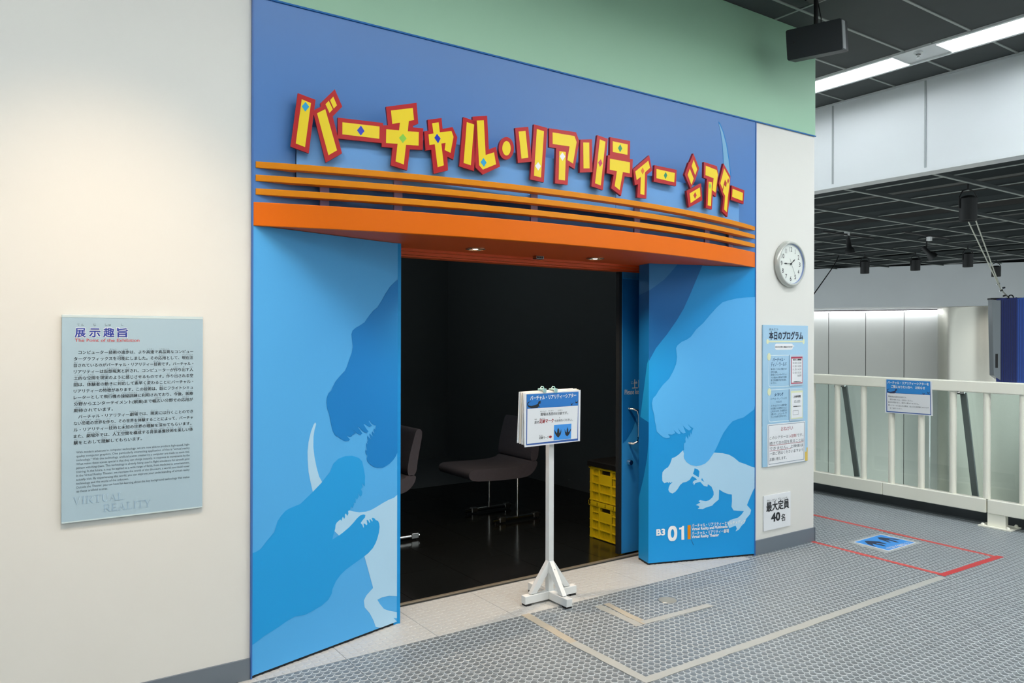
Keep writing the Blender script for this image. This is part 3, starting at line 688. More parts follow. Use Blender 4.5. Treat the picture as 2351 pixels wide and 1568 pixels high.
for ch, what, zz, reds, yels, gems in LET:
    allp = [p for r in reds for p in zoom(r, *zz)]
    fr = letter_frame((min(p[0] for p in allp)+max(p[0] for p in allp))/2)
    zmin = min(fr.px(*p)[1] for p in allp)
    lb = 'red-edged yellow sign letter %s %s' % (ch, what) if ch not in 'ー・' else 'red-edged yellow sign %s' % what
    o = empty('sign_letter', fr.p(0, zmin, 0), label=lb, cat='letter', group='letters of the theatre sign')
    for r in reds:
        MB().plate(fr.pxs(zoom(r, *zz)), fr, -.015, 0, 0, 1).build('backing', ['letter_red', 'letter_side'], o)
    for r in yels:
        MB().plate(fr.pxs(zoom(r, *zz), .001), fr, .0002, .001).build('face', 'letter_yellow', o)
    for c, r in gems:
        MB().plate(fr.pxs(zoom(r, *zz), .0016), fr, .001, .0016).build('diamond', 'gem_'+c, o)
    for r in reds:
        q = fr.pxs(zoom(r, *zz)); cu, cv = sum(a for a, _ in q)/len(q), sum(b for _, b in q)/len(q)
        cv = min(cv, 2.50); P = fr.p(cu, cv, -.015)
        yb = (bdf(P.x) if (cv < 2.53 and BX0 < P.x < BX1) else 0.0)
        MB().tube([P, (P.x, yb, P.z)], .006, 8).build('standoff', 'steel', o)

# ================================================================== INFORMATION BOARD (left)
fb = Fr((0, -.004, 0), (1, 0, 0))
bx0, bz1 = fb.px(142, 722); bx1, _ = fb.px(466, 728); _, bz0 = fb.px(142, 1203)
info = empty('information_board', (bx0, .0, bz0), label='pale-blue acrylic information board with dense black text on the white wall', cat='sign')
m = MB().box(bx0, bx1, -.004, .006, bz0, bz1); m.build('panel', 'info_blue', info, bevel=.0015)
for x, z in ((bx0+.03, bz0+.03), (bx1-.03, bz0+.03), (bx0+.03, bz1-.03), (bx1-.03, bz1-.03)): MB().tube([(x, .006, z), (x, .012, z)], .008, 10).build('spacer', 'steel', info)
MB().box(bx0+.001, bx1-.001, -.0048, -.004, bz1-.011, bz1-.001).build('top_edge', 'info_edge', info)
MB().box(bx0+.001, bx1-.001, -.0048, -.004, bz0+.001, bz0+.006).build('bottom_edge', 'info_edge', info)
I = lambda x, y: fb.px(130+x/6.271, 710+y/6.271)
def itext(m, body, x, y, x2, size, bold=0.0, d=.001):
    a, b = I(x, y); a2, _ = I(x2, y); text(m, fb, body, a, b, size, a2-a, d, bold)
hm = MB(); hw = MB()
for ch, xa, xb in (('展', 262, 418), ('示', 468, 628), ('趣', 672, 830), ('旨', 868, 1026)):
    itext(hw, ch, xa-5, 390, xb+5, .0415, .06, .0009); itext(hm, ch, xa, 388, xb, .0405, .022, .0013)
hw.build('title_outline', 'ink_white', info); hm.build('title', 'ink_navy', info)
m = MB()
for ch, xa, xb in (('て ん', 292, 392), ('じ', 533, 568), ('しゅ', 697, 783), ('し', 928, 960)): itext(m, ch, xa, 236, xb, .0105)
m.build('title_reading', 'ink_grey', info)
m = MB(); itext(m, 'The Point of the Exhibition', 262, 468, 1192, .0185, .008); m.build('subtitle', 'ink_pink', info)
ROWS = [
 ('　コンピューター技術の進歩は、より高速で高品質なコンピュー', '技術ぎじゅつ 進歩しんぽ 高速こうそく 高品質こうひんしつ'),
 ('ターグラフィックスを可能にしました。その応用として、現在注', '可能かのう 応用おうよう 現在注げんざいちゅう'),
 ('目されているのがバーチャル・リアリティー技術です。バーチャル・', '目もく 技術ぎじゅつ'),
 ('リアリティーは仮想現実と訳され、コンピューターが作り出す人', '仮想現実かそうげんじつ 訳やく 作つく 出だ 人じん'),
 ('工的な空間を現実のように感じさせるものです。作り出される空', '工的こうてき 空間くうかん 現実げんじつ 感かん 作つく 出だ'),
 ('間は、体験者の動きに対応して素早く変わることにバーチャル・', '間かん 体験者たいけんしゃ 動うご 対応たいおう 素早すばや 変か'),
 ('リアリティーの特徴があります。この技術は、既にフライトシミュ', '特徴とくちょう 技術ぎじゅつ 既すで'),
 ('レーターとして飛行機の操縦訓練に利用されており、今後、医療', '飛行機ひこうき 操縦訓練そうじゅうくんれん 利用りよう 今後こんご 医療いりょう'),
 ('分野からエンターテイメント(娯楽)まで幅広い分野での応用が', '分野ぶんや 娯楽ごらく 幅広はばひろ 応用おうよう'),
 ('期待されています。', '期待きたい'),
 ('　バーチャル・リアリティー劇場では、現実には行くことのでき', '劇場げきじょう 現実げんじつ 行い'),
 ('ない恐竜の世界を作り、その世界を体験することによって、バーチャ', '恐竜きょうりゅう 世界せかい 作つく 体験たいけん'),
 ('ル・リアリティー技術と未知の世界の理解を深めてもらいます。', '技術ぎじゅつ 未知みち 世界せかい 理解りかい 深ふか'),
 ('また、劇場外では、人工空間を構成する背景基盤技術を楽しい体', '劇場外げきじょうがい 人工空間じんこうくうかん 構成こうせい 背景はいけい 基盤きばん 技術ぎじゅつ 楽たの 体たい'),
 ('験をとおして理解してもらいます。', '験けん 理解りかい'),
]
ul, vt = fb.px(169.5, 824); ur, _ = fb.px(443.5, 824); _, vb = fb.px(169.5, 1016.8); ST = (vt-vb)/13
EM = (ur-ul)/28.5
mj, mf = MB(), MB()
for k, (row, fur) in enumerate(ROWS):
    v = vt-ST*(k-1)-.006
    s = row.lstrip('　'); ind = EM*(len(row)-len(s))
    full = k not in (9, 14)
    wd = (ur-ul-ind) if full else EM*len(s)*.985
    if k == 12: wd *= .985
    text(mj, fb, s, ul+ind, v, .0160, wd, .001, .012)
    per = wd/len(s)
    for it in fur.split():
        kan = ''.join(c for c in it if '一' <= c <= '鿿'); kana = it[len(kan):]
        p = s.find(kan)
        if p >= 0:
            wk = min(len(kana)*.0062, per*len(kan)*1.2)
            text(mf, fb, kana, ul+ind+per*(p+len(kan)/2), v+.0152, .0066, wk, .001, 0, align='C')
mj.build('japanese_text', 'ink', info); mf.build('reading_text', 'ink_grey', info)
ENG = ['With modern advances in computer technology, we are now able to produce high-speed, high-', 'quality computer graphics. One particularly interesting application of this is "virtual reality',
 'technology." With this technology, artificial scenes created by a computer are made to seem real.', 'What makes these scenes special is that they can change instantly, in response to movements by the',
 'person watching them. This technology is already being used in flight simulators for aircraft pilot', 'training. In the future, it may be applied to a wide range of fields, from medicine to entertainment.',
 'In the Virtual Reality Theater, we recreate the world of the dinosaurs, a world you could never', 'actually visit. By experiencing this world, you can improve your understanding of virtual reality',
 'technology and the world of the unknown.', 'Outside the Theater, you can have fun learning about the key background technology that makes', 'up these artificial scenes.']
ul, vt = fb.px(175.1, 1038.7); ur, _ = fb.px(435.3, 1038.7); _, vb = fb.px(175.1, 1128.2); m = MB()
for k, s in enumerate(ENG):
    wd = (ur-ul)*{8: .445, 10: .265}.get(k, 1.0)
    text(m, fb, s, ul, vt-(vt-vb)/10*k-.004, .0128, wd, .001)
m.build('english_text', mat('ink_slate', (78, 92, 104), .6), info)
# big flat serif letters low on the board; pale offset copy paints the lit rim
SER = {
 'V': [[(0, 1), (.16, 1), (.5, 0), (.44, 0)], [(.78, 1), (.84, 1), (.5, 0), (.46, 0)], [(-.06, .96), (.24, .96), (.24, 1), (-.06, 1)], [(.68, .96), (.94, .96), (.94, 1), (.68, 1)]],
 'I': [[(.14, 0), (.3, 0), (.3, 1), (.14, 1)], [(.02, 0), (.42, 0), (.42, .04), (.02, .04)], [(.02, .96), (.42, .96), (.42, 1), (.02, 1)]],
 'R': [[(.12, 0), (.27, 0), (.27, 1), (.12, 1)], [(0, 0), (.4, 0), (.4, .04), (0, .04)], [(0, .96), (.5, .96), (.68, .86), (.72, .74), (.66, .6), (.5, .5), (.27, .5), (.27, .46), (.52, .46), (.74, .58), (.84, .74), (.76, .9), (.54, 1), (0, 1)], [(.4, .48), (.52, .48), (.92, 0), (.74, 0)]],
 'T': [[(.36, 0), (.51, 0), (.51, 1), (.36, 1)], [(.24, 0), (.63, 0), (.63, .04), (.24, .04)], [(0, .94), (.87, .94), (.87, 1), (0, 1)], [(0, .78), (.03, .78), (.06, .96), (0, .96)], [(.84, .78), (.87, .78), (.87, .96), (.81, .96)]],
 'U': [[(.12, 1), (.27, 1), (.27, .3), (.36, .1), (.5, .05), (.64, .1), (.72, .3), (.72, 1), (.78, 1), (.78, .3), (.68, .06), (.48, -.02), (.24, .06), (.12, .3)], [(0, .96), (.4, .96), (.4, 1), (0, 1)], [(.62, .96), (.9, .96), (.9, 1), (.62, 1)]],
 'A': [[(.1, 0), (.16, 0), (.46, .86), (.44, 1)], [(.44, 1), (.5, 1), (.88, 0), (.7, 0)], [(.24, .32), (.66, .32), (.66, .36), (.24, .36)], [(0, 0), (.28, 0), (.28, .04), (0, .04)], [(.6, 0), (.98, 0), (.98, .04), (.6, .04)]],
 'L': [[(.12, 0), (.27, 0), (.27, 1), (.12, 1)], [(0, .96), (.4, .96), (.4, 1), (0, 1)], [(0, 0), (.76, 0), (.8, .22), (.76, .22), (.68, .05), (0, .05)]],
 'E': [[(.12, 0), (.27, 0), (.27, 1), (.12, 1)], [(0, .95), (.72, .95), (.72, 1), (0, 1)], [(.27, .48), (.55, .48), (.55, .53), (.27, .53)], [(0, 0), (.74, 0), (.8, .22), (.75, .22), (.66, .05), (0, .05)]],
 'Y': [[(.36, 0), (.51, 0), (.51, .46), (.36, .46)], [(.02, 1), (.2, 1), (.5, .46), (.36, .44)], [(.74, 1), (.8, 1), (.51, .46), (.45, .46)], [(.24, 0), (.63, 0), (.63, .04), (.24, .04)], [(-.04, .96), (.3, .96), (.3, 1), (-.04, 1)], [(.62, .96), (.9, .96), (.9, 1), (.62, 1)]]}
def serif(m, word, x0, x1, yb, h, d, du=0.0, dv=0.0):
    a, b = fb.px(x0, yb); a2, _ = fb.px(x1, yb)
    ws = {'I': .44, 'L': .82, 'T': .87, 'E': .84}; tot = sum(ws.get(c, .96)+.08 for c in word); s = (a2-a)/tot; u = a
    for c in word:
        for kq, q in enumerate(SER[c]): m.plate([(u+p[0]*s+du, b+p[1]*h+dv) for p in q], fb, d+kq*.00005, d+kq*.00005)
        u += (ws.get(c, .96)+.08)*s
hi_, lo_ = MB(), MB()
serif(hi_, 'VIRTUAL', 168, 285, 1158.5, .030, .0009, .0011, -.0011); serif(hi_, 'REALITY', 236.7, 348.6, 1175, .030, .0009, .0011, -.0011)
serif(lo_, 'VIRTUAL', 168, 285, 1158.5, .030, .0012); serif(lo_, 'REALITY', 236.7, 348.6, 1175, .030, .0012)
hi_.build('pressed_letters_highlight', 'info_emboss_lit', info); lo_.build('pressed_letters', 'info_emboss', info)

# ================================================================== RIGHT WALL: clock, programme, capacity notice
cl = Fr((4.923, 0.004, 2.10), (1, 0, 0))
o = empty('wall_clock', cl.p(0, 0), label='round white wall clock with silver rim above the programme poster', cat='clock')
MB().lathe([(.150, 0), (.166, .003), (.172, .016), (.168, .030), (.158, .040), (.150, .040), (.147, .034), (.1462, .012)], cl.o, cl.n, cl.u, 64).build('rim', 'clock_rim', o, smooth=True)
MB().lathe([(.1468, .0345), (.1455, .0225)], cl.o, cl.n, cl.u, 64).build('inner_ring', 'clock_inner', o, smooth=True)
MB().plate(ell(0, 0, .147, .147, 64), cl, .002, .022).build('dial', 'clock_face', o)
ONE = [(.0, 0), (1, 0), (1, .05), (.70, .07), (.70, 1), (.52, 1), (.10, .86), (.10, .82), (.36, .87), (.36, .07), (.0, .05)]
def digit(m, c, u, v, w, h, d):
    if c == '1': m.plate([(u+p[0]*w*.75, v+p[1]*h) for p in ONE], cl, d, d)
    else: text(m, cl, c, u, v, h/.70, w, d, .008, res=5)
for k in range(1, 13):
    m = MB(); a = math.radians(90-30*k); st_ = str(k); ws_ = [.012 if c == '1' else .0185 for c in st_]; tot = sum(ws_)+.003*(len(st_)-1)
    u = .108*math.cos(a)-tot/2; v = .108*math.sin(a)-.0165
    for c, w_ in zip(st_, ws_): digit(m, c, u, v, w_, .033, .0226); u += w_+.003
    m.build('numeral', 'ink', o)
for k in range(12):
    a = math.radians(30*k); MB().plate(ell(.137*math.cos(a), .137*math.sin(a), .0012, .0012, 8), cl, .022, .0224).build('hour_dot', 'ink', o)
def hand(ang, L, w, d, tail=.012):
    a = math.radians(90-ang); u = Vector((math.cos(a), math.sin(a))); n = Vector((-u.y, u.x))
    pts = [u*-tail+n*w*.35, u*-tail-n*w*.35, u*L*.55-n*w*.35, u*L*.72-n*w, u*L, u*L*.72+n*w, u*L*.55+n*w*.35]
    return MB().plate([(p.x, p.y) for p in pts], cl, d, d+.001)
hand(53, .060, .006, .025).build('hour_hand', 'ink', o); hand(270, .088, .0045, .027).build('minute_hand', 'ink', o)
m = MB(); a = math.radians(90-152); m.bar(cl.p(-.042*math.cos(a), -.042*math.sin(a), .030), cl.p(.10*math.cos(a), .10*math.sin(a), .030), .0012, .0012, up=(0, 1, 0)); m.build('second_hand', 'ink_grey', o)
MB().lathe([(.006, .02), (.006, .031), (0, .0315)], cl.o, cl.n, cl.u, 16).build('hub', 'ink', o, smooth=True)

PW = Fr((0, -.006, 0), (1, 0, 0))
x0, z1 = PW.px(1752, 746); x1, _ = PW.px(1855, 746); _, z0 = PW.px(1752, 1073)
ps = empty('programme_poster', (x0, 0, z0), label='tall light-blue programme poster on the white wall beside the corridor', cat='poster')
MB().box(x0, x1, -.006, .003, z0, z1).build('panel', 'poster_blue', ps, bevel=.0012)
Q1 = lambda x, y: PW.px(1750+x/9.804, 740+y/9.804)
Q2 = lambda x, y: PW.px(1750+x/7.84, 880+y/7.84)
def qt(m, Q, body, x, y, x2, size, bold=0.0, d=.001, mi=0):
    a, b = Q(x, y); a2, _ = Q(x2, y); text(m, PW, body, a, b, size, a2-a, d, bold, mi)
m = MB(); qt(m, Q1, '本日のプログラム', 152, 372, 915, .064, .03); qt(m, Q1, 'ほんじつ', 158, 178, 352, .019, .01)
m.build('title', mat('ink_deep', (18, 32, 60), .5), ps)
m = MB(); a = Q1(120, 432); b = Q1(930, 418)
m.plate(rect(a[0], b[0], a[1]-.006, a[1]+.006), PW, .0005, .0008); m.plate(ell(a[0], a[1], .014, .018), PW, .0005, .0009); m.plate(ell(b[0], a[1], .012, .02), PW, .0005, .0009)
for x, y in ((150, 775),): c = Q1(x, y); m.plate(ell(c[0], c[1], .020, .027), PW, .0005, .0014)
c = Q2(125, 155); m.plate(ell(c[0], c[1], .020, .027), PW, .0005, .0014)
m.build('cream_marks', 'poster_cream', ps)
a = Q1(283, 620); b = Q1(690, 480); bz = Q1(283, 480)
m = MB().plate(rrect(a[0], b[0], a[1], bz[1], .018), PW, .0005, .0008); q = Q1(690, 540); m.plate([(q[0]-.002, q[1]+.01), (q[0]-.002, q[1]-.008), (q[0]+.018, q[1]+.002)], PW, .0005, .0008)
m.build('speech_bubble', 'paper', ps)
m = MB(); qt(m, Q1, 'きみたちの見たい番組はどれかな？', 292, 570, 672, .013, .016, .0012)
m.build('bubble_text', 'ink', ps)
m = MB()
for Q, (xa, ya), (xb, yb) in ((Q1, (140, 1465), (915, 740)), (Q2, (115, 705), (735, 115))):
    a = Q(xa, ya); b = Q(xb, ya); t = Q(xa, yb)
    ring(m, PW, rrect(a[0], b[0], a[1], t[1], .022), rrect(a[0]+.005, b[0]-.005, a[1]+.005, t[1]-.005, .018), .0008)
m.build('frame_lines', 'poster_line', ps)
m = MB()
qt(m, Q1, 'バーチャル・', 235, 878, 500, .033, .01); qt(m, Q1, 'ディノ・ワールド', 192, 990, 545, .035, .01)
qt(m, Q2, 'メイキング', 218, 235, 375, .030, .02); qt(m, Q2, 'バーチャル・ディノ・ワールドが', 150, 302, 438, .020); qt(m, Q2, 'できるまで', 248, 352, 348, .018)
m.build('headings', mat('ink_teal', (34, 74, 120), .5), ps)
m = MB()
for k, (s, xe) in enumerate((('誰も見たことのない恐竜たちの', 545), ('世界を大冒険。', 340), ('最先端のコンピューターグラフィッ', 545), ('クスで描かれた飛び出す立体映', 545), ('像と立体音響の大迫力をお楽し', 545), ('みください。', 320))): qt(m, Q1, s, 192, 1078+62*k, xe, .0165)
m.build('small_text', mat('ink_slate2', (60, 92, 122), .5), ps); m = MB()
for k, s in enumerate(('バーチャルリアリティ劇場で描か', 'れた恐竜たちの世界がどのよう', 'に作られたのか…その秘密を大', '公開します。コンピューターグラ', 'フィックスの作り方がわかります。')): qt(m, Q2, s, 155, 425+50*k, 440, .0175)
m.build('small_text', 'ink_slate2', ps)
a = PW.px(1848, 1034); b = PW.px(1855, 1058)
MB().plate([(a[0], b[1]+.004), (x1-.001, z0+.002), (x1-.001, a[1]+.02), (a[0]+.02, a[1]+.02), (a[0]+.02, a[1]-.01), (a[0], a[1]-.01)], PW, .0004, .0008).build('yellow_corner', 'poster_yellow', ps)
def card(Q, xa, ya, xb, yb, edge, label, lines, foot, name='timetable_card'):
    a = Q(xa, yb); b = Q(xb, yb); t = Q(xa, ya); u0, u1, v0, v1 = a[0], b[0], a[1], t[1]
    c = empty(name, PW.p(u0, v0, .001), label=label, cat='card', group='timetable cards on the programme poster')
    MB().plate(rect(u0-.014, u1+.01, v0-.014, v1+.014), PW, .0012, .006).build('holder', 'acrylic', c)
    MB().plate(rect(u0, u1, v0, v1), PW, .006, .0068).build('border', edge, c)
    MB().plate(rect(u0+.007, u1-.006, v0+.008, v1-.014), PW, .0068, .0072).build('sheet', 'paper', c)
    m = MB(); g = MB(); wd = u1-u0
    for s, f0, f1, fv, sz, bo in lines: text(m if bo else g, PW, s, u0+wd*f0, v0+(v1-v0)*fv, sz, wd*(f1-f0), .0076, bo)
    m.build('heading', 'ink', c); g.build('times', 'ink_grey', c)
    m = MB(); text(m, PW, foot[0], u0+wd*.2, v0+(v1-v0)*foot[1], .0085, wd*.62, .0076, .016); m.build('footer', 'ink', c)
    return c
card(Q1, 632, 775, 888, 1385, 'card_red', 'red-framed timetable card with many show times on the programme poster', [('本日の上映時間', .13, .88, .86, .0145, .025), ('10:30', .13, .46, .735, .022, 0), ('13:30', .55, .88, .735, .022, 0), ('11:00', .13, .46, .61, .022, 0), ('14:00', .55, .88, .61, .022, 0), ('11:30', .13, .46, .49, .022, 0), ('14:30', .55, .88, .49, .022, 0), ('12:30', .13, .46, .37, .022, 0), ('15:30', .55, .88, .37, .022, 0), ('16:00', .55, .88, .26, .022, 0)], ('所要時間 約15分', .055))
c2 = card(Q2, 500, 140, 712, 645, 'poster_cream', 'cream-framed timetable card with one show time on the programme poster', [('上映時間', .2, .82, .76, .019, .016), ('15:00', .28, .78, .57, .028, 0)], ('所要時間 約15分', .43))
m = MB(); a = Q2(535, 570); b = Q2(635, 490); t = Q2(535, 490)
ring(m, PW, rrect(a[0], b[0], a[1], t[1], .004), rrect(a[0]+.002, b[0]-.002, a[1]+.002, t[1]-.002, .003), .0076); m.build('box_outline', 'ink_grey', c2)
# notice sheet over the poster
NF = Fr((0, -.0085, 0), (1, 0, 0))
nt_ = empty('notice_sheet', (PW.px(1762, 974)[0], -.008, PW.px(1762, 1070)[1]), label='white notice sheet taped over the bottom of the programme poster', cat='notice')
NP = NF.pxs([(1762, 974.5), (1848.8, 966.3), (1848.5, 1010), (1847.5, 1058), (1762.5, 1072)])
MB().plate(NP, NF, -.0012, 0).build('sheet', 'paper', nt_)
m = MB(); io = NF.pxs([(1764, 976.5), (1847, 968.8), (1846, 1054.5), (1764.6, 1067)]); ii = NF.pxs([(1764.9, 977.4), (1846.1, 969.8), (1845.1, 1053.6), (1765.5, 1065.8)]); ring(m, NF, io, ii, .0006); m.build('frame_line', mat('frame_line', (110, 130, 150), .5), nt_)
N2 = lambda x, y: NF.px(1750+x/7.84, 880+y/7.84)
def nt2(m, body, x, y, x2, size, bold=0.0):
    a, b = N2(x, y); a2, b2 = N2(x2, y); text(m, NF, body, a, b, size, a2-a, .001, bold)
m = MB(); nt2(m, 'おねがい', 335, 855, 550, .036); nt2(m, '入替制', 478, 974, 610, .026); 
for xa, ya, xe in ((132, 1126, 740), (132, 1222, 520)):
    a = N2(xa, ya); b = N2(xe, ya); m.plate(rect(a[0], b[0], a[1]-.0015, a[1]+.0015), NF, .0006, .001)
m.build('red_text', mat('ink_rose', (178, 96, 108), .6), nt_)
m = MB(); nt2(m, 'このシアターは', 132, 1012, 470, .026); nt2(m, 'です。', 625, 958, 735, .026)
nt2(m, '続けて次の回を見ることは', 130, 1112, 742, .026); nt2(m, 'できません。上映後は', 130, 1206, 735, .026); nt2(m, '一度ご退出くださいますよう', 132, 1296, 732, .026); nt2(m, 'お願い致します。', 132, 1400, 435, .026)
m.build('black_text', 'ink_grey', nt_)
# capacity notice
a = PW.px(1754, 1220); b = PW.px(1815, 1206); t = PW.px(1754, 1139.5)
cp = empty('capacity_notice', (a[0], 0, a[1]), label='small white capacity notice low on the white wall', cat='notice')
MB().box(a[0], b[0], -.006, .003, a[1], t[1]).build('sheet', 'paper', cp)
K = lambda x, y: PW.px(1740+x/3.92, 880+y/3.92)
m = MB()
def ct(body, x, y, x2, size, bold):
    p = K(x, y); q = K(x2, y); text(m, PW, body, p[0], p[1], size, q[0]-p[0], .001, bold)
ct('最大定員', 75, 1152, 280, .074, .022); ct('40', 118, 1247, 200, .087, .03); ct('名', 208, 1236, 244, .056, .018); ct('さい だい てい いん', 80, 1072, 270, .022, 0)
m.build('lettering', 'ink', cp)

# ================================================================== SIGN STAND
SX, SY = 2.768, .085
st = empty('sign_stand', (SX, SY, 0), label='white wooden post on a crossed foot in front of the doorway', cat='stand')
hw = .018
MB().box(SX-hw, SX+hw, SY-hw, SY+hw, .03, 1.2).build('post', 'stand_white', st, bevel=.0025)
MB().box(SX-.19, SX+.19, SY-.021, SY+.021, .012, .058).build('foot_beam', 'stand_white', st, bevel=.003)
MB().box(SX-.021, SX+.021, SY-.19, SY-.021, .012, .058).build('foot_beam', 'stand_white', st, bevel=.003)
MB().box(SX-.021, SX+.021, SY+.021, SY+.19, .012, .058).build('foot_beam', 'stand_white', st, bevel=.003)
for dx, dy in ((1, 0), (-1, 0), (0, 1), (0, -1)):
    m = MB(); nx, ny = -dy, dx
    a0 = [(hw, .225), (hw, .172), (.128, .058), (.165, .058), (.155, .075)]
    a0 = [(hw, .235), (.145, .062), (.105, .062), (hw, .17)]
    for s in (-1, 1):
        f = [(SX+dx*p+nx*s*.014, SY+dy*p+ny*s*.014, z) for p, z in a0]; m.face(f if s > 0 else f[::-1])
    for k in range(4):
        p, q = a0[k], a0[(k+1) % 4]
        m.face([(SX+dx*p[0]+nx*s*.014, SY+dy*p[0]+ny*s*.014, p[1]) for s in (-1, 1)]+[(SX+dx*q[0]+nx*s*.014, SY+dy*q[0]+ny*s*.014, q[1]) for s in (1, -1)])
    m.build('brace', 'stand_white', st)
    m = MB().lathe([(.004, 0), (.003, .0015), (0, .002)], (SX+dx*.05, SY+dy*.05, .192), (dx*.8, dy*.8, .6), (ny, nx, 0) if dx else (1, 0, 0), 8)
    MB().box(SX+dx*.165-.02, SX+dx*.165+.02, SY+dy*.165-.02, SY+dy*.165+.02, 0, .012).build('rubber_pad', 'black', st)
    m.build('screw', 'steel', st)
# boards on the stand
SF = Fr((0, SY-.066, 0), (1, 0, 0))
sg = empty('stand_sign', SF.p(*SF.px(1205, 1027)), label='white and blue waiting notice with footprints on the wooden stand', cat='sign')
pts = SF.pxs([(1203.5, 904), (1333, 895), (1331.5, 1012.5), (1205, 1027)])
MB().plate(pts, SF, -.006, 0).build('board', 'paper', sg)
D = lambda x, y: (1180+x/9.8, 880+y/9.8)
def sp(pts, d=.0008): return SF.pxs([D(*p) for p in pts], d)
MB().plate(sp([(285, 250), (1455, 185), (1443, 1285), (275, 1398)]), SF, .0002, .0004).build('frame', 'sign_frame', sg)
MB().plate(sp([(303, 575), (1440, 502), (1425, 1240), (295, 1365)]), SF, .0004, .0008).build('white_field', 'paper', sg)
MB().plate(sp([(290, 256), (1452, 190), (1443, 498), (292, 568)]), SF, .0004, .0008).build('blue_field', 'sign_blue', sg)
MB().plate(sp([(903, 940), (1293, 905), (1283, 1245), (893, 1285)], .0012), SF, .0008, .0012).build('footprint_field', 'sticker_blue', sg)
MB().plate(sp([(905, 1035), (920, 1060), (965, 1125), (975, 1095), (978, 1045), (997, 1000), (1018, 1045), (1022, 1115), (1040, 1105), (1062, 1030), (1065, 1090), (1050, 1150), (1000, 1220), (960, 1190), (925, 1130)], .0016), SF, .0012, .0016).build('footprint', 'ink', sg)
MB().plate(sp([(1142, 1030), (1165, 1095), (1185, 1105), (1190, 1040), (1205, 985), (1220, 1040), (1222, 1100), (1245, 1080), (1285, 1010), (1280, 1050), (1245, 1140), (1200, 1195), (1160, 1160), (1145, 1090)], .0016), SF, .0012, .0016).build('footprint', 'ink', sg)
DINO = [(300, 470), (305, 440), (335, 415), (400, 405), (345, 425), (318, 455), (320, 490), (350, 505), (400, 510), (450, 495), (500, 480), (535, 465), (548, 430), (560, 400), (600, 393), (607, 412), (585, 425), (605, 432), (600, 452), (572, 460), (560, 490), (575, 515), (580, 540), (560, 520), (545, 530), (530, 552), (390, 562), (330, 535), (306, 505)]
MB().plate(sp(DINO, .0014), SF, .0008, .0014).build('dinosaur_silhouette', 'ink', sg)
MB().plate(sp([(1370, 355), (1400, 420), (1420, 420), (1452, 370), (1425, 450), (1400, 445), (1370, 430), (1395, 425)], .0014), SF, .0008, .0014).build('bird_silhouette', 'ink', sg)
MB().plate(sp([(1275, 430), (1300, 470), (1345, 430), (1310, 480), (1300, 498), (1275, 480), (1292, 475)], .0014), SF, .0008, .0014).build('bird_silhouette', 'ink', sg)
def stx(m, body, x, y, x2, y2, size, bold=0.0):   # rising baseline
    p, q = SF.px(*D(x, y)), SF.px(*D(x2, y2)); u = Vector((q[0]-p[0], q[1]-p[1])); L = u.length; u /= L
    fr = Fr(SF.p(p[0], p[1]), SF.u*u.x+SF.v*u.y, SF.v); text(m, fr, body, 0, 0, size, L, .0014, bold)
m = MB(); stx(m, 'バーチャル・リアリティーシアター', 362, 375, 1398, 305, .027, .028); m.build('title', 'ink_white', sg)
m = MB(); stx(m, '開場は各回の5分前です。', 600, 728, 1215, 690, .0195, .012); stx(m, '床の', 460, 908, 565, 898, .0185, .01); stx(m, 'でお待ちください。', 903, 868, 1312, 838, .0165, .01)
for s, x, y, x2 in (('かいじょう', 588, 645, 722), ('かくかい', 775, 632, 885), ('ふんまえ', 980, 618, 1090), ('ゆか', 462, 825, 515), ('あしあと', 578, 805, 688), ('ま', 1015, 785, 1030)): stx(m, s, x, y, x2, y-(x2-x)*.06, .0085)
m.build('lettering', 'ink', sg)
m = MB(); stx(m, '足跡マーク', 562, 1252, 780, 1235, .0165, .012); stx(m, 'あしあと', 565, 1188, 655, 1183, .0085); m.build('footprint_caption', 'ink', sg)
m = MB(); stx(m, '足跡マーク', 570, 895, 888, 872, .025, .018); m.build('red_text', 'ink_red', sg); m = MB()
m.plate(sp([(795, 1185), (825, 1183), (825, 1165), (855, 1200), (825, 1248), (825, 1230), (795, 1232)], .0014), SF, .0008, .0014)
m.build('red_arrow', 'ink_red', sg)
for k, (dx, dd, q, mt) in enumerate(((-6, -.010, 0, 'paper_warm'), (-11, -.019, 3, 'paper'), (-15, -.028, 1, 'paper_warm'), (-17, -.037, 4, 'paper'))):
    fr = Fr((0, SY-.066-dd, 0), (1, 0, 0))
    MB().plate(SF.pxs([(1208-2.5*k, 903-.8*k), (1330-2*k, 894-q*.5), (1328-3*k, 1010), (1205-3*k, 1023-1.5*k)]), fr, -.003, .003).build('spare_board', mt, sg)
for x in (1250, 1275.5):
    a, b = SF.px(x, 893); c = empty('clip', SF.p(a, b-.02, -.02), label='light-blue clip holding the %s top edge of the stand notice' % ('left' if x < 1260 else 'right'), cat='clip', group='clips on the stand notice')
    fr = Fr(SF.p(a, b, -.012), (1, 0, 0))
    m = MB(); m.plate([(-.010, -.022), (.010, -.022), (.012, -.002), (-.012, -.002)], fr, .014, .017); m.plate([(-.010, -.022), (.010, -.022), (.012, -.002), (-.012, -.002)], fr, -.037, -.034); m.box(-.012, .012, -.004, .002, -.036, .016, fr=fr)
    m.build('jaw', 'clip', c)
    MB().tube([fr.p(-.012, .003, -.01), fr.p(-.004, .014, -.012), fr.p(.006, .012, -.008), fr.p(.012, .003, -.01)], .0028, 8).build('lever', 'clip', c, smooth=True)

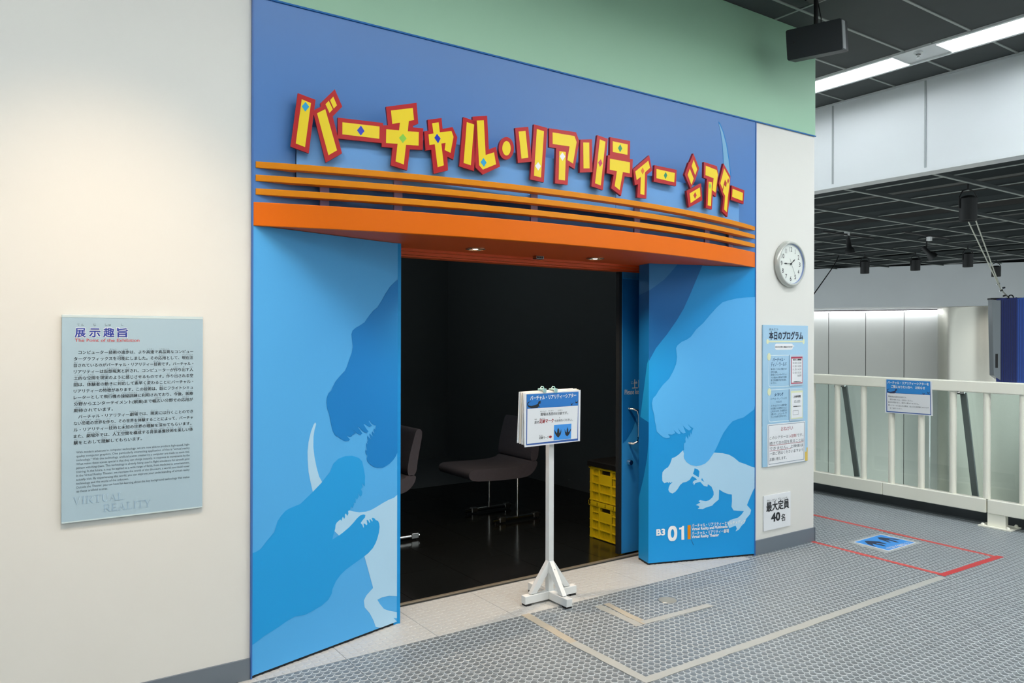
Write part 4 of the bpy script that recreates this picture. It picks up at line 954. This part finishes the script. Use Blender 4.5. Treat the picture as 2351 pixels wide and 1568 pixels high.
# ================================================================== FLOOR MARKS
def strip(name, a, b, w, m, label, group=None, z=.0022, jag=.0):
    a, b = Vector(a), Vector(b); d = (b-a); L = d.length; d /= L; n = Vector((-d.y, d.x)); k = max(2, int(L/.06)); mb = MB()
    L_, R_ = [], []
    for i in range(k+1):
        p = a+d*(L*i/k); j1, j2 = random.uniform(-jag, jag), random.uniform(-jag, jag)
        L_.append(p+n*(w/2+j1)); R_.append(p-n*(w/2+j2))
    for i in range(k):
        mb.face([(*R_[i], z), (*R_[i+1], z), (*L_[i+1], z), (*L_[i], z)])
        for P, Q in ((R_[i], R_[i+1]), (L_[i+1], L_[i])): mb.face([(*P, 0), (*Q, 0), (*Q, z), (*P, z)])
    return mb.build(name, m, label=label, cat='tape', group=group)
V2 = lambda x, y: on_z(x, y, .002).xy
strip('floor_tape', V2(2162, 1325), V2(1484, 1561), .05, 'tape_grey', 'long grey floor tape running from the red tape to the bottom edge', 'grey floor tape', jag=.003)
strip('floor_tape', V2(1206, 1410), V2(1322, 1478), .05, 'tape_tan', 'tan floor tape starting beside the foot of the wooden stand', 'grey floor tape', z=.0026, jag=.003)
strip('floor_tape', V2(1316, 1475), V2(1492, 1566), .05, 'tape_grey', 'short grey floor tape continuing the tan tape to the corner', 'grey floor tape', z=.0032, jag=.003)
strip('floor_tape', V2(1392, 1386), V2(1484, 1432), .045, 'tape_tan', 'crumpled tan floor tape left of the small metal floor disc', 'grey floor tape', z=.0030, jag=.004)
strip('floor_tape', V2(1372, 1390), V2(1470, 1436), .05, mat('tape_pale', (178, 178, 170), .3), 'pale clear tape residue beside the crumpled tan tape', 'grey floor tape', z=.0020, jag=.006)
strip('floor_tape', V2(1476, 1430), V2(1630, 1389), .045, 'tape_grey', 'short grey floor tape below the small metal floor disc', 'grey floor tape', z=.0036, jag=.003)
strip('floor_tape', V2(1860, 1242), V2(2172, 1321), .038, 'tape_red', 'worn red floor tape from the white wall corner', 'red floor tape', jag=.003)
strip('floor_tape', V2(1860, 1180), V2(2290, 1279), .040, 'tape_red', 'worn red floor tape behind the blue footprint sticker', 'red floor tape', jag=.003)
strip('floor_tape', V2(2160, 1321), V2(2297, 1277), .045, mat('tape_red2', (196, 62, 64), .45, noise=.08, nscale=15), 'broad red floor tape closing the marked waiting box', 'red floor tape', z=.0026, jag=.002)
P = on_z(1533, 1378, 0)
o = empty('floor_disc', P, label='small round metal cover set in the rubber floor', cat='cover')
MB().lathe([(.058, 0), (.056, .0025), (.05, .003), (0, .003)], P, (0, 0, 1), (1, 0, 0), 36).build('lid', 'brass', o, smooth=True)
MB().lathe([(.058, 0), (.060, .002), (.058, .0032), (.055, .0026)], P, (0, 0, 1), (1, 0, 0), 36).build('rim', 'steel', o, smooth=True)
G = lambda x, y: on_z(1930+x/11.195, 1210+y/11.195, .002).xy
ff = Fr((0, 0, 0), (1, 0, 0), (0, 1, 0))
o = empty('footprint_sticker', (*G(1150, 400), 0), label='blue sticker with two dark footprints inside the red floor tape', cat='sticker')
g = lambda pts: [tuple(G(*p)) for p in pts]
MB().plate(g([(170, 390), (1010, 160), (2090, 400), (1170, 660)]), ff, 0, .0020).build('clear_film', 'sticker_film', o)
MB().plate(g([(340, 385), (1030, 190), (1940, 400), (1225, 610)]), ff, .002, .0024).build('white_edge', 'paper', o)
MB().plate(g([(365, 385), (1030, 197), (1905, 400), (1225, 600)]), ff, .0024, .0027).build('blue_sheet', 'sticker_blue', o)
for pts in ([(610, 365), (700, 357), (1000, 375), (1190, 437), (1080, 432), (920, 415), (925, 430), (1050, 445), (1175, 493), (1100, 490), (960, 460), (815, 430), (840, 470), (930, 515), (840, 490), (700, 440)],
            [(945, 272), (1040, 265), (1200, 285), (1400, 300), (1540, 328), (1450, 335), (1240, 310), (1255, 325), (1390, 355), (1510, 400), (1400, 390), (1270, 350), (1160, 342), (1230, 370), (1300, 408), (1200, 385), (1080, 340), (1000, 320)]):
    MB().plate(g(pts), ff, .0027, .0030).build('footprint', mat('print_dark', (44, 54, 78), .5), o)
a, b = G(1770, 398), G(1175, 556)
u = Vector((b.x-a.x, b.y-a.y, 0))
frt = Fr((a.x, a.y, 0), u, Vector((-u.y, u.x, 0)))
m = MB(); text(m, frt, 'ここでお待ちください', 0, -.012, .042, u.length, .0031, .02); m.build('lettering', 'ink_white', o)

# ================================================================== SPEAKER
sp_o = empty('ceiling_speaker', (4.72, -.37, 3.46), label='black box loudspeaker hanging from the ceiling before the green wall', cat='speaker')
SPM = dict(c=Vector((4.633, -.4, 3.571)), yaw=-1.228, pitch=.215, w=.36, h=.2, d=.18)
def speaker_geo():
    cyaw, syaw = math.cos(SPM['yaw']), math.sin(SPM['yaw'])
    u = Vector((cyaw, syaw, 0)); n0 = u.cross(Vector((0, 0, 1)))   # front normal
    n = (n0*math.cos(SPM['pitch'])-Vector((0, 0, 1))*math.sin(SPM['pitch'])).normalized()
    v = n.cross(u)
    return Fr(SPM['c'], u, v)
sf = speaker_geo()
W2, H2 = SPM['w']/2, SPM['h']/2
m = MB().plate(rrect(-W2, W2, -H2, H2, .012, 3), sf, -.012, 0); m.build('grille', 'speaker', sp_o)
m = MB(); m.box(-W2, W2, -H2, H2, -SPM['d'], -.012, fr=sf); m.build('cabinet', 'speaker', sp_o, bevel=.006)
MB().box(W2-.001, W2+.004, -H2+.01, H2-.01, -.09, -.012, fr=sf).build('side_cap', 'speaker_edge', sp_o)
MB().plate(ell(-W2*.72, H2*.1, .008, .008, 16), sf, 0, .003).build('badge', 'black', sp_o)
pt = on_y(1866, 20, -.3)
top = sf.p(.0, H2, -.08)
MB().tube([top, (top.x, top.y, ZC)], .014, 10).build('hanger', 'black', sp_o)
MB().tube([sf.p(.03, H2, -.10), (top.x+.03, top.y-.02, top.z+.05), (top.x+.015, top.y, ZC)], .004, 6).build('cable', 'black', sp_o)
MB().box(top.x-.05, top.x+.05, top.y-.05, top.y+.05, ZC-.012, ZC).build('ceiling_plate', 'black', sp_o)

# ================================================================== THEATRE FURNITURE
def make_chair(loc, label):
    o = empty('theatre_chair', loc, label=label, cat='chair', group='chairs in the dark theatre')
    x, y, z = loc; W = .5
    def shell(pr, nm, y0=0.0, y1=W):
        for _ in range(2): pr = [q for k in range(len(pr)) for q in ((pr[k][0]*.75+pr[(k+1) % len(pr)][0]*.25, pr[k][1]*.75+pr[(k+1) % len(pr)][1]*.25), (pr[k][0]*.25+pr[(k+1) % len(pr)][0]*.75, pr[k][1]*.25+pr[(k+1) % len(pr)][1]*.75))]
        m = MB(); n = len(pr)
        for s, yy in ((0, y0), (1, y1)):
            fr = Fr((x, y+yy, z), (1, 0, 0)); m.plate(pr, fr, 0, 0)
        m.v, m.f, m.m = [], [], []
        fr = Fr((x, y+y0, z), (1, 0, 0)); m.plate(pr, fr, -(y1-y0), 0)
        fr2 = Fr((x, y+y1, z), (-1, 0, 0)); m.plate([(-a, b) for a, b in pr], fr2, 0, 0)
        return m.build(nm, 'chair_fabric', o, smooth=True)
    shell([(-.03, .45), (-.02, .40), (.05, .375), (.50, .36), (.60, .385), (.655, .45), (.66, .50), (.58, .50), (.56, .475), (.40, .462), (.05, .475), (.0, .47)], 'seat')
    shell([(.58, .495), (.66, .495), (.675, .62), (.70, .74), (.715, .82), (.695, .85), (.66, .845), (.635, .76), (.60, .64)], 'backrest')
    for yy in (0.03, W-.03):
        MB().tube([(x+.47, y+yy, z+.03), (x+.47, y+yy, z+.37)], .014, 12).build('leg', 'chrome', o, smooth=True)
        MB().tube([(x+.22, y+yy, z+.03), (x+.70, y+yy, z+.03)], .017, 12).build('foot_bar', 'chrome', o, smooth=True)
        for fx in (.31, .66): MB().box(x+fx-.03, x+fx+.03, y+yy-.021, y+yy+.021, z+.010, z+.052).build('clamp', 'steel', o, bevel=.004)
        for fx in (.245, .68): MB().tube([(x+fx, y+yy, z), (x+fx, y+yy, z+.02)], .012, 10).build('glide', 'black', o)
    return o
make_chair((3.265, 1.77, 0), 'dark grey upholstered theatre chair behind the post of the stand')
make_chair((2.075, 1.72, 0), 'dark grey upholstered theatre chair half hidden by the left panel')
# yellow crates
def crate(z, label):
    X0, X1, Y0c, Y1c = 3.91, 4.41, .69, 1.06
    o = empty('crate', ((X0+X1)/2, (Y0c+Y1c)/2, z), label=label, cat='crate', group='yellow crates stacked inside the doorway')
    h = .286
    m = MB(); m.box(X0+.02, X1-.02, Y0c+.02, Y1c-.02, z+.006, z+h-.03); m.build('inner_wall', 'crate_inner_shaded', o)
    m = MB(); m.box(X0-.008, X1+.008, Y0c-.008, Y1c+.008, z+h-.035, z+h-.028); m.box(X0-.008, X1+.008, Y0c-.008, Y0c+.012, z+h-.03, z+h); m.box(X0-.008, X1+.008, Y1c-.012, Y1c+.008, z+h-.03, z+h); m.box(X0-.008, X0+.012, Y0c, Y1c, z+h-.03, z+h); m.box(X1-.012, X1+.008, Y0c, Y1c, z+h-.03, z+h)
    for k in range(5): yy = Y0c+(Y1c-Y0c)*k/4; m.box(X0-.008, X0+.004, yy-.003, yy+.003, z+h-.03, z+h)
    m.build('rim', 'crate_yellow', o)
    m = MB()
    for zz in (z+.006, z+.072, z+.138): m.box(X0-.005, X0+.016, Y0c, Y1c, zz, zz+.008); m.box(X0, X1, Y0c-.005, Y0c+.016, zz, zz+.008)
    for yy in (Y0c, Y0c+.115, Y0c+.25, Y1c-.03): m.box(X0-.004, X0+.016, yy, yy+.018, z+.004, z+h-.03)
    m.box(X0-.002, X0+.016, Y0c, Y0c+.04, z+.14, z+h-.03); m.box(X0-.002, X0+.016, Y0c+.115, Y0c+.25, z+.14, z+.215); m.box(X0-.002, X0+.016, Y1c-.035, Y1c, z, z+h-.03)
    for yy in (Y0c+.03, Y0c+.25): m.box(X0-.003, X0+.014, yy, yy+.085, z+.20, z+.206)
    for xx in (X0, X0+.15, X0+.3, X1-.03): m.box(xx, xx+.02, Y0c-.004, Y0c+.016, z+.004, z+h-.03)
    m.build('frame', 'crate_yellow', o)
    m = MB(); k = 0; yy = Y0c+.04
    while yy < Y1c-.04:
        hi = z+.14 if Y0c+.115 < yy < Y0c+.25 else z+h-.03
        m.box(X0+.002, X0+.010, yy, yy+.0045, z+.01, hi); yy += .0115
    m.build('slats', 'crate_yellow', o, kind='stuff')
    MB().box(X0+.012, X0+.0215, Y0c+.135, Y0c+.235, z+.219, z+.25).build('hand_hole', 'black', o)
crate(0.0, 'yellow plastic crate on the floor, lower of the stack of two')
crate(.287, 'yellow plastic crate on top of the other one')
o = empty('black_cover', (4.15, .87, .574), label='black cover lying over the top yellow crate', cat='cover')
m = MB(); m.box(3.895, 4.425, .675, 1.075, .574, .60); m.build('lid', 'black', o, bevel=.008)
m = MB(); m.box(3.893, 3.897, .675, 1.075, .555, .59); m.build('flap', 'black', o)

# ================================================================== RAILING, KERB, GLASS
XRl = 6.83
rl = empty('guard_railing', (6.86, -.62, 0), label='cream painted guard railing along the edge of the corridor', cat='railing')
MB().box(XRl, XRl+.07, -3.2, 2.6, 1.10, 1.196).build('top_rail', 'rail_cream', rl, bevel=.008)
for a, b in ((-3.2, -.535), (-.523, .362), (.366, 2.6)): MB().box(XRl, XRl+.07, a, b, .112, .226).build('bottom_rail', 'rail_cream', rl, bevel=.006)
k = 0
for y in [.836-.2705*k for k in range(-6, 15)]:
    m = MB(); pr = [(.0, .0)]
    m.lathe([(.0275, .226), (.0275, 1.10)], (XRl+.035, y, 0), (0, 0, 1), (1, 0, 0), 18)
    m.build('baluster', 'rail_cream', rl, smooth=True)
for y in (-.60, -2.9, 2.0):
    MB().box(XRl+.008, XRl+.062, y-.068, y+.068, .012, .112).build('foot', 'rail_cream', rl, bevel=.003)
    MB().box(XRl-.03, XRl+.16, y-.125, y+.125, 0, .012).build('base_plate', 'rail_cream', rl, bevel=.002)
    for sx, sy in ((-.01, -.095), (-.01, .095), (.14, -.095), (.14, .095)): MB().lathe([(.014, .012), (.014, .022), (.008, .03), (0, .031)], (XRl+sx, y+sy, 0), (0, 0, 1), (1, 0, 0), 10).build('bolt', 'rail_cream', rl, smooth=True)
MB().box(7.06, 7.13, -9, 3.2, -.25, .085).build('trim_7', 'concrete_dark', kind='structure')
MB().box(7.04, 7.06, -9, 3.2, -.25, -.02).build('trim_8', 'gap_black', kind='structure')
gl = empty('glass_screen', (7.16, .2, .085), label='greenish glass screen with slanted steel struts behind the railing', cat='glass screen')
for a, b in ((-3.2, -.70), (-.69, .10), (.11, 1.0), (1.01, 2.6)): MB().box(7.155, 7.165, a, b, .02, 1.09).build('pane', 'glass', gl)
for (xa, ya), (xb, yb) in (((1939, 886), (1968, 1094)), ((2212, 902), (2240, 1142))):
    a, b = on_x(xa, ya, 7.11), on_x(xb, yb, 7.11)
    MB().bar(a, b, .05, .02, up=(1, 0, 0)).build('strut', 'strut', gl)
    MB().tube([(7.0, a.y+.03, a.z), (7.15, a.y+.03, a.z)], .016, 12).build('fitting', 'chrome', gl, smooth=True)
    MB().tube([(7.09, a.y+.08, a.z+.004), (7.09, a.y-.02, a.z+.004)], .014, 12).build('fitting', 'chrome', gl, smooth=True)
# notice on the railing
RF = Fr((XRl-.004, 0, 0), (0, -1, 0))
rs = empty('railing_notice', RF.p(*RF.px(2032, 946)), label='white and blue notice sheet fixed to the top rail', cat='notice')
MB().plate(RF.pxs([(2033.3, 870), (2139.3, 875.5), (2141.3, 955), (2032, 947)]), RF, -.003, 0).build('sheet', 'paper', rs)
J = lambda x, y: (2020+x/14.257, 860+y/14.257)
def rp(pts, d): return RF.pxs([J(*p) for p in pts], d)
MB().plate(rp([(215, 158), (1650, 225), (1680, 1325), (215, 1220)], .0003), RF, .0001, .0003).build('frame', 'sign_frame', rs)
MB().plate(rp([(232, 595), (1640, 672), (1655, 1297), (240, 1190)], .0006), RF, .0003, .0006).build('white_field', 'paper', rs)
MB().plate(rp([(218, 162), (1648, 228), (1640, 655), (228, 588)], .0006), RF, .0003, .0006).build('blue_field', mat('sign_blue2', (48, 140, 216), .4), rs)
def rtx(m, body, x, y, x2, y2, size, bold=0.0):
    p, q = RF.px(*J(x, y)), RF.px(*J(x2, y2)); u = Vector((q[0]-p[0], q[1]-p[1])); L = u.length; u /= L
    fr = Fr(RF.p(p[0], p[1]), RF.u*u.x+RF.v*u.y, RF.v); text(m, fr, body, 0, 0, size, L, .0011, bold)
m = MB(); rtx(m, 'バーチャル・リアリティーシアターを', 255, 290, 1605, 355, .027, .028); rtx(m, 'ご覧になりたい方へ　お知らせ', 370, 425, 1480, 482, .027, .028); m.build('title', 'ink_white', rs)
m = MB()
for s, x, y, x2 in (('●', 283, 724, 318), ('開場は各回の5分前です。', 330, 736, 880), ('整列お願いの上、お待ちください。', 330, 830, 1080), ('●', 283, 917, 318), ('扉が閉まると、途中入場はできません。', 340, 920, 1285), ('●', 283, 1012, 318), ('シアターから出られる際は、出入口の返却箱に3Dメガネ', 330, 1022, 1605), ('をご返却ください。', 330, 1115, 738)):
    rtx(m, s, x, y, x2, y+(x2-x)*.068, .0148)
m.build('lettering', mat('ink_soft', (80, 84, 92), .6), rs)
m = MB(); f = lambda x, y: ((x-300)*1.07+235, (y-393)*.95+445+(x-300)*.08)
m.plate(rp([f(*p) for p in DINO], .001), RF, .0006, .001); m.build('dinosaur_silhouette', mat('ink_bluedark', (44, 52, 92), .5), rs); m = MB()
m.plate(rp([(1530, 530), (1575, 585), (1600, 600), (1650, 548), (1620, 600), (1600, 625), (1530, 600), (1565, 595)], .001), RF, .0006, .001); m.build('bird_silhouette', 'ink_bluedark', rs); m = MB(); m.plate(rp([(1400, 590), (1430, 630), (1490, 600), (1445, 655), (1400, 640)], .001), RF, .0006, .001)
m.build('bird_silhouette', 'ink_bluedark', rs)

# ================================================================== HEADER ABOVE THE ATRIUM EDGE
XH = 6.93
hd = MB().box(XH+.012, XH+.15, -9, 3.2, 3.05, ZC+.1).build('wall_header', 'header_joint', kind='structure')
yj = [.9375+.905*k for k in (2, 1, 0, -1, -2, -3, -4)]
jy = [2.75, 1.84, .937, .0285, -.88, -1.79, -2.7]
for a, b in zip(jy, jy[1:]): MB().box(XH, XH+.014, b+.008, a-.008, 3.075, ZC-.004).build('wall_panel', 'header_white', hd)
for y in jy: MB().box(XH-.006, XH+.014, y-.008, y+.008, 3.06, ZC-.004).build('joint_strip', 'header_joint', hd)
MB().box(XH-.018, XH+.15, -9, 3.2, 3.035, 3.072).build('bottom_channel', 'header_white', hd)
MB().box(XH-.012, XH+.01, -9, 3.2, ZC-.02, ZC).build('top_channel', 'header_white', hd)

# ================================================================== ATRIUM
ZL = 3.6
A0, A1 = on_z(1871, 620, ZL), on_z(2351, 604, ZL)
A0.z = A1.z = 0
adir = (A1-A0).normalized()
AF = Fr(A0, adir)
BK = 2.4                                     # the metal wall stands back under the frieze
PFr = Fr(A0-AF.n*BK, adir)
def au(x): return PFr.px(x, 776)[0]
wa = MB().box(-9, 13, -7, 2.46, -.5, -.12, fr=PFr).build('wall_atrium', 'lattice_dark', kind='structure')
ue = [au(x) for x in (1816, 1902.5, 1987.6, 2075.5, 2166.5)]
ue = [ue[0]-2.0, ue[0]-1.0]+ue
for a, b in zip(ue, ue[1:]): MB().box(a+.008, b-.008, -7, 2.455, -.12, 0, fr=PFr).build('wall_panel', 'metal_wall', wa)
MB().box(ue[-1]+.006, ue[-1]+.09, -7, 2.455, -.12, .04, fr=PFr).build('edge_profile', 'header_white', wa)
for k in range(5): MB().box(ue[-1]+.12+1.25*k, ue[-1]+1.34+1.25*k, -7, 2.455, -.12, -.08, fr=PFr).build('wall_panel', 'metal_wall', wa)
MB().box(-9, 14, 2.46, 3.63, -BK-.6, .0, fr=AF).build('wall_frieze', 'frieze', kind='structure')
o = empty('strip_light', PFr.p(0, 2.40, .2), label='thin white light strip along the top of the far metal wall', cat='strip light')
MB().box(ue[0], ue[-1], 2.39, 2.42, .14, .20, fr=PFr).build('tube', 'led', o)
MB().box(ue[0], ue[-1]+.05, 2.42, 2.458, .10, .26, fr=PFr).build('housing', mat('housing_dim', (140, 132, 138), .5), o)
cc = AF.p(AF.px(2262, 776)[0]+.1, 0, -1.3)
MB().lathe([(1.18, -7), (1.18, 2.455)], (cc.x, cc.y, 0), (0, 0, 1), (1, 0, 0), 64).build('column', 'column_metal', smooth=True, label='thick brushed-metal round column beyond the railing', cat='column')
MB().box(7.13, 40, -22, 26, -4.7, -4.5).build('floor_atrium', mat('atrium_floor', (206, 208, 204), .4), kind='structure')
# lattice ceiling
MB().box(7.1, 40, -18, 26, 5.0, 5.1).build('ceiling_atrium', 'void', kind='structure')
lt = MB().box(7.1, 40, -18, 26, 4.9, 4.91).build('ceiling_lattice', 'void', kind='structure')
lx = MB().box(7.15, 30, -.018, .018, 0, .008).box(7.15, 30, -.006, .006, .008, .06, 1).mesh('lattice_bar', ['lattice', 'lattice_dark'])
ly = MB().box(-.02, .02, -12, 22, 0, .008).box(-.008, .008, -12, 22, .008, .09, 1).mesh('lattice_bar', ['lattice', 'lattice_dark'])
y = -3.4
while y < 21:
    t = link('lattice_bar', lx, lt); t.location = (0, y, ZL); y += 1.2
x = 7.9
while x < 29.5:
    t = link('lattice_bar', ly, lt); t.location = (x, 0, ZL+.05); x += 1.2
for k in range(9):
    xx = 9+2.1*k; MB().box(xx-.09, xx+.09, -12, 22, 4.1, 4.3).build('duct_bar', 'lattice_dark', lt)
# can spotlights
def can_spot(x, ytop, ybot, wpx, label, tilt=None, d=None):
    yoke = ytop-.3*(ybot-ytop)
    dd = d or (ZL-.05-H)*F/(777.5-yoke)
    P = on_d(x, (ytop+ybot)/2, dd); r = wpx/2/F*dd; h = (ybot-ytop)/F*dd
    ax = Vector((0, 0, -1)) if not tilt else Vector(tilt).normalized()
    o = empty('can_spotlight', (P.x, P.y, P.z-h/2), label=label, cat='spotlight', group='can spotlights under the lattice ceiling')
    b = P-ax*(h/2)
    ux = Vector((1, 0, 0)) if abs(ax.x) < .9 else Vector((0, 1, 0)); ux = (ux-ax*ux.dot(ax)).normalized()
    MB().lathe([(.0, 0), (r*.6, 0), (r, r*.35), (r, h), (r*.93, h), (r*.88, h*.55), (0, h*.55)], b, ax, ux, 24).build('can', 'can_black', o, smooth=True)
    rt = RIGHT
    top = Vector((P.x, P.y, P.z+h*.78))
    MB().tube([P+rt*r*1.1, P+rt*r*1.1+Vector((0, 0, h*.45)), P+rt*r*.7+Vector((0, 0, h*.7)), top, P-rt*r*.7+Vector((0, 0, h*.7)), P-rt*r*1.1+Vector((0, 0, h*.45)), P-rt*r*1.1], r*.09, 8).build('yoke', 'can_black', o, smooth=True)
    MB().tube([top, (top.x, top.y, ZL+.02)], r*.14, 8).build('stem', 'can_black', o)
    MB().lathe([(0, h*.56), (r*.86, h*.56)], b, ax, ux, 20).build('lens', 'can_glow', o)
    ld = bpy.data.lights.new('can_beam', 'SPOT'); ld.energy = ATRIUM_W; ld.spot_size = math.radians(110); ld.spot_blend = .8; ld.shadow_soft_size = .1; ld.color = (1, .97, .92)
    lo = bpy.data.objects.new('can_beam', ld); COL.objects.link(lo); lo.parent = o
    q = b+ax*(h+.02); lo.location = q-Vector((P.x, P.y, P.z-h/2)); lo.rotation_euler = ax.to_track_quat('-Z', 'Y').to_euler()
    return o
can_spot(2222.5, 450, 507, 37, 'largest black can spotlight, nearest under the lattice ceiling')
can_spot(1985.5, 598, 628, 19, 'black can spotlight in front of the frieze, left of the tilted pair')
can_spot(2018, 628, 651, 16, 'small black can spotlight hanging lowest before the grey frieze')
can_spot(2101.5, 594, 621, 20.5, 'black can spotlight just left of the tilted white-faced spotlight')
can_spot(2222, 580, 613, 21.5, 'black can spotlight below the largest can spotlight')
can_spot(2287, 610, 635, 19, 'black can spotlight directly above the hanging screen')
def track_spot(x, y, wpx, d, tilt, label):
    P = on_d(x, y, d); r = wpx/2/F*d; ax = Vector(tilt).normalized(); o = empty('track_spotlight', P-Vector((0, 0, r*2)), label=label, cat='spotlight', group='tilted spotlights under the lattice ceiling')
    ux = (Vector((0, 1, 0))-ax*ax.y).normalized()
    MB().lathe([(0, -r*2.6), (r*.45, -r*2.6), (r*.5, -r*.9), (r*.9, -r*.3), (r, r*.5), (r*.92, r*.5), (r*.8, 0), (0, 0)], P, ax, ux, 20).build('lamp_body', 'can_black', o, smooth=True)
    MB().lathe([(0, r*.35), (r*.9, r*.35)], P, ax, ux, 20).build('lens', 'can_glow', o)
    T = P-ax*(r*1.5); MB().tube([T, (T.x, T.y, ZL+.04)], r*.18, 8).build('stem', 'can_black', o)
    MB().box(T.x-.9, T.x+.9, T.y-.02, T.y+.02, ZL+.02, ZL+.051).build('track', 'can_black', o)
    a = P+Vector((0, 0, r*3.2))-RIGHT*r*.6; MB().box(a.x-r*.4, a.x+r*.4, a.y-r*.4, a.y+r*.4, a.z, a.z+r*.8).build('socket', 'fixture_white', o)
track_spot(1951, 576, 22, 15.5, (.1, -.1, -1), 'dark spotlight with a white socket at the left under the lattice')
track_spot(2140, 588, 22, 15.5, (.45, -.55, -.75), 'dark spotlight tilted to the right with a bright white face')
# cable at far left, hanging screen
m = MB().tube([on_d(1850, 701, 15), on_d(1868, 676, 15.4), on_d(1914, 611, 17), on_d(1926, 589, 19.2)+Vector((0, 0, .02))], .012, 6); m.build('slanted_cable', 'can_black', label='thin dark cable slanting up to the lattice beside the white wall corner', cat='cable')
sc_d = 12.5
o = empty('hanging_screen', on_d(2330, 880, sc_d), label='dark blue curved display screen hanging on wires at the right edge', cat='screen')
SFr = Fr(on_d(2276, 776, sc_d), (RIGHT*.97-FWD*.24))
mpx = sc_d/F
def su(x): return (x-2270)*mpx*1.02
def sv(y): return (776-y)*mpx
body = []
nseg = 14
def bow(u): return .32*(1-((u-su(2400))/(su(2400)-su(2270)))**2)
us = [su(2278)+(su(2520)-su(2278))*k/nseg for k in range(nseg+1)]
m = MB()
for a, b in zip(us, us[1:]): m.face([SFr.p(a, sv(876), bow(a)), SFr.p(b, sv(878), bow(b)), SFr.p(b, sv(684), bow(b)), SFr.p(a, sv(687), bow(a))], 0 if a > su(2300) else 1)
m.build('display', ['screen_blue', mat('screen_navy', (20, 34, 92), .3, emit=.12)], o)
m = MB()
uu = su(2286)
while uu < su(2420):
    m.bar(SFr.p(uu, sv(874), bow(uu)+.004), SFr.p(uu, sv(689), bow(uu)+.004), .0035, .004, up=SFr.n); uu += .028
vv = sv(872)
while vv < sv(690):
    for a, b in zip(us, us[1:]):
        if a > su(2320) and b < su(2440): m.bar(SFr.p(a, vv, bow(a)+.004), SFr.p(b, vv, bow(b)+.004), .0035, .004, up=SFr.n)
    vv += .035
m.build('mesh_grille', 'screen_dark', o, kind='stuff')
m = MB()
m.plate([(su(2268.5), sv(688)), (su(2268.5), sv(712)), (su(2272), sv(862)), (su(2285), sv(872)), (su(2290), sv(873)), (su(2290), sv(690)), (su(2278), sv(690))], SFr, -.12, bow(su(2284))+.005)
m.build('side_frame', 'screen_frame', o)
MB().box(su(2275), su(2280), sv(844), sv(812), .0, bow(su(2284))+.008, fr=SFr).build('slot', 'black', o)
m = MB(); m.box(su(2268), su(2520), sv(688), sv(684), -.14, .02, fr=SFr); m.box(su(2290), su(2520), sv(880), sv(876), -.14, .02, fr=SFr); m.box(su(2290), su(2520), sv(878), sv(686), -.14, -.02, fr=SFr); m.build('case', 'black', o)
hook = SFr.p(su(2309), sv(686), -.05)
for xx, yy, dd in ((2219, 500, 11.5), (2238, 500, 11.5)):
    MB().tube([hook, on_d(2298, 665, sc_d), on_d(xx, yy, dd), on_d(xx-12, yy-30, dd)], .010, 6).build('wire', 'wire', o)
for x, y in ((2291, 653), (2303, 662), (2298, 668), (2305, 680)): MB().tube([on_d(x-3, y, sc_d), on_d(x+4, y-2, sc_d)], .014, 6).build('wire_clamp', 'steel', o)
MB().lathe([(.03, -.012), (.045, 0), (.03, .012)], SFr.p(su(2309), sv(683)), SFr.n, SFr.u, 12).build('hook_ring', 'black', o, smooth=True)

# ================================================================== WALL SPOT (lights the information board)
wp = Vector((.35, -1.9, ZC-.16))
o = empty('wall_spotlight', wp, label='small ceiling spotlight aimed at the information board', cat='spotlight')
ax = (Vector((.42, 0, 1.30))-wp).normalized(); ux = Vector((1, 0, 0))-ax*ax.x; ux.normalize()
MB().lathe([(0, -.12), (.04, -.12), (.045, 0), (.041, 0), (.036, -.04), (0, -.05)], wp, ax, ux, 20).build('lamp_body', 'can_black', o, smooth=True)
MB().tube([wp-ax*.1, (wp.x-ax.x*.1, wp.y-ax.y*.1, ZC)], .008, 8).build('stem', 'can_black', o)
ld = bpy.data.lights.new('wall_beam', 'SPOT'); ld.energy = SPOT_W; ld.color = (1, .72, .46); ld.spot_size = math.radians(48); ld.spot_blend = 1.0; ld.shadow_soft_size = .05
lo = bpy.data.objects.new('wall_beam', ld); COL.objects.link(lo); lo.parent = o; lo.location = ax*.01; lo.rotation_euler = ax.to_track_quat('-Z', 'Y').to_euler()
bpy.data.objects.remove(TXO)
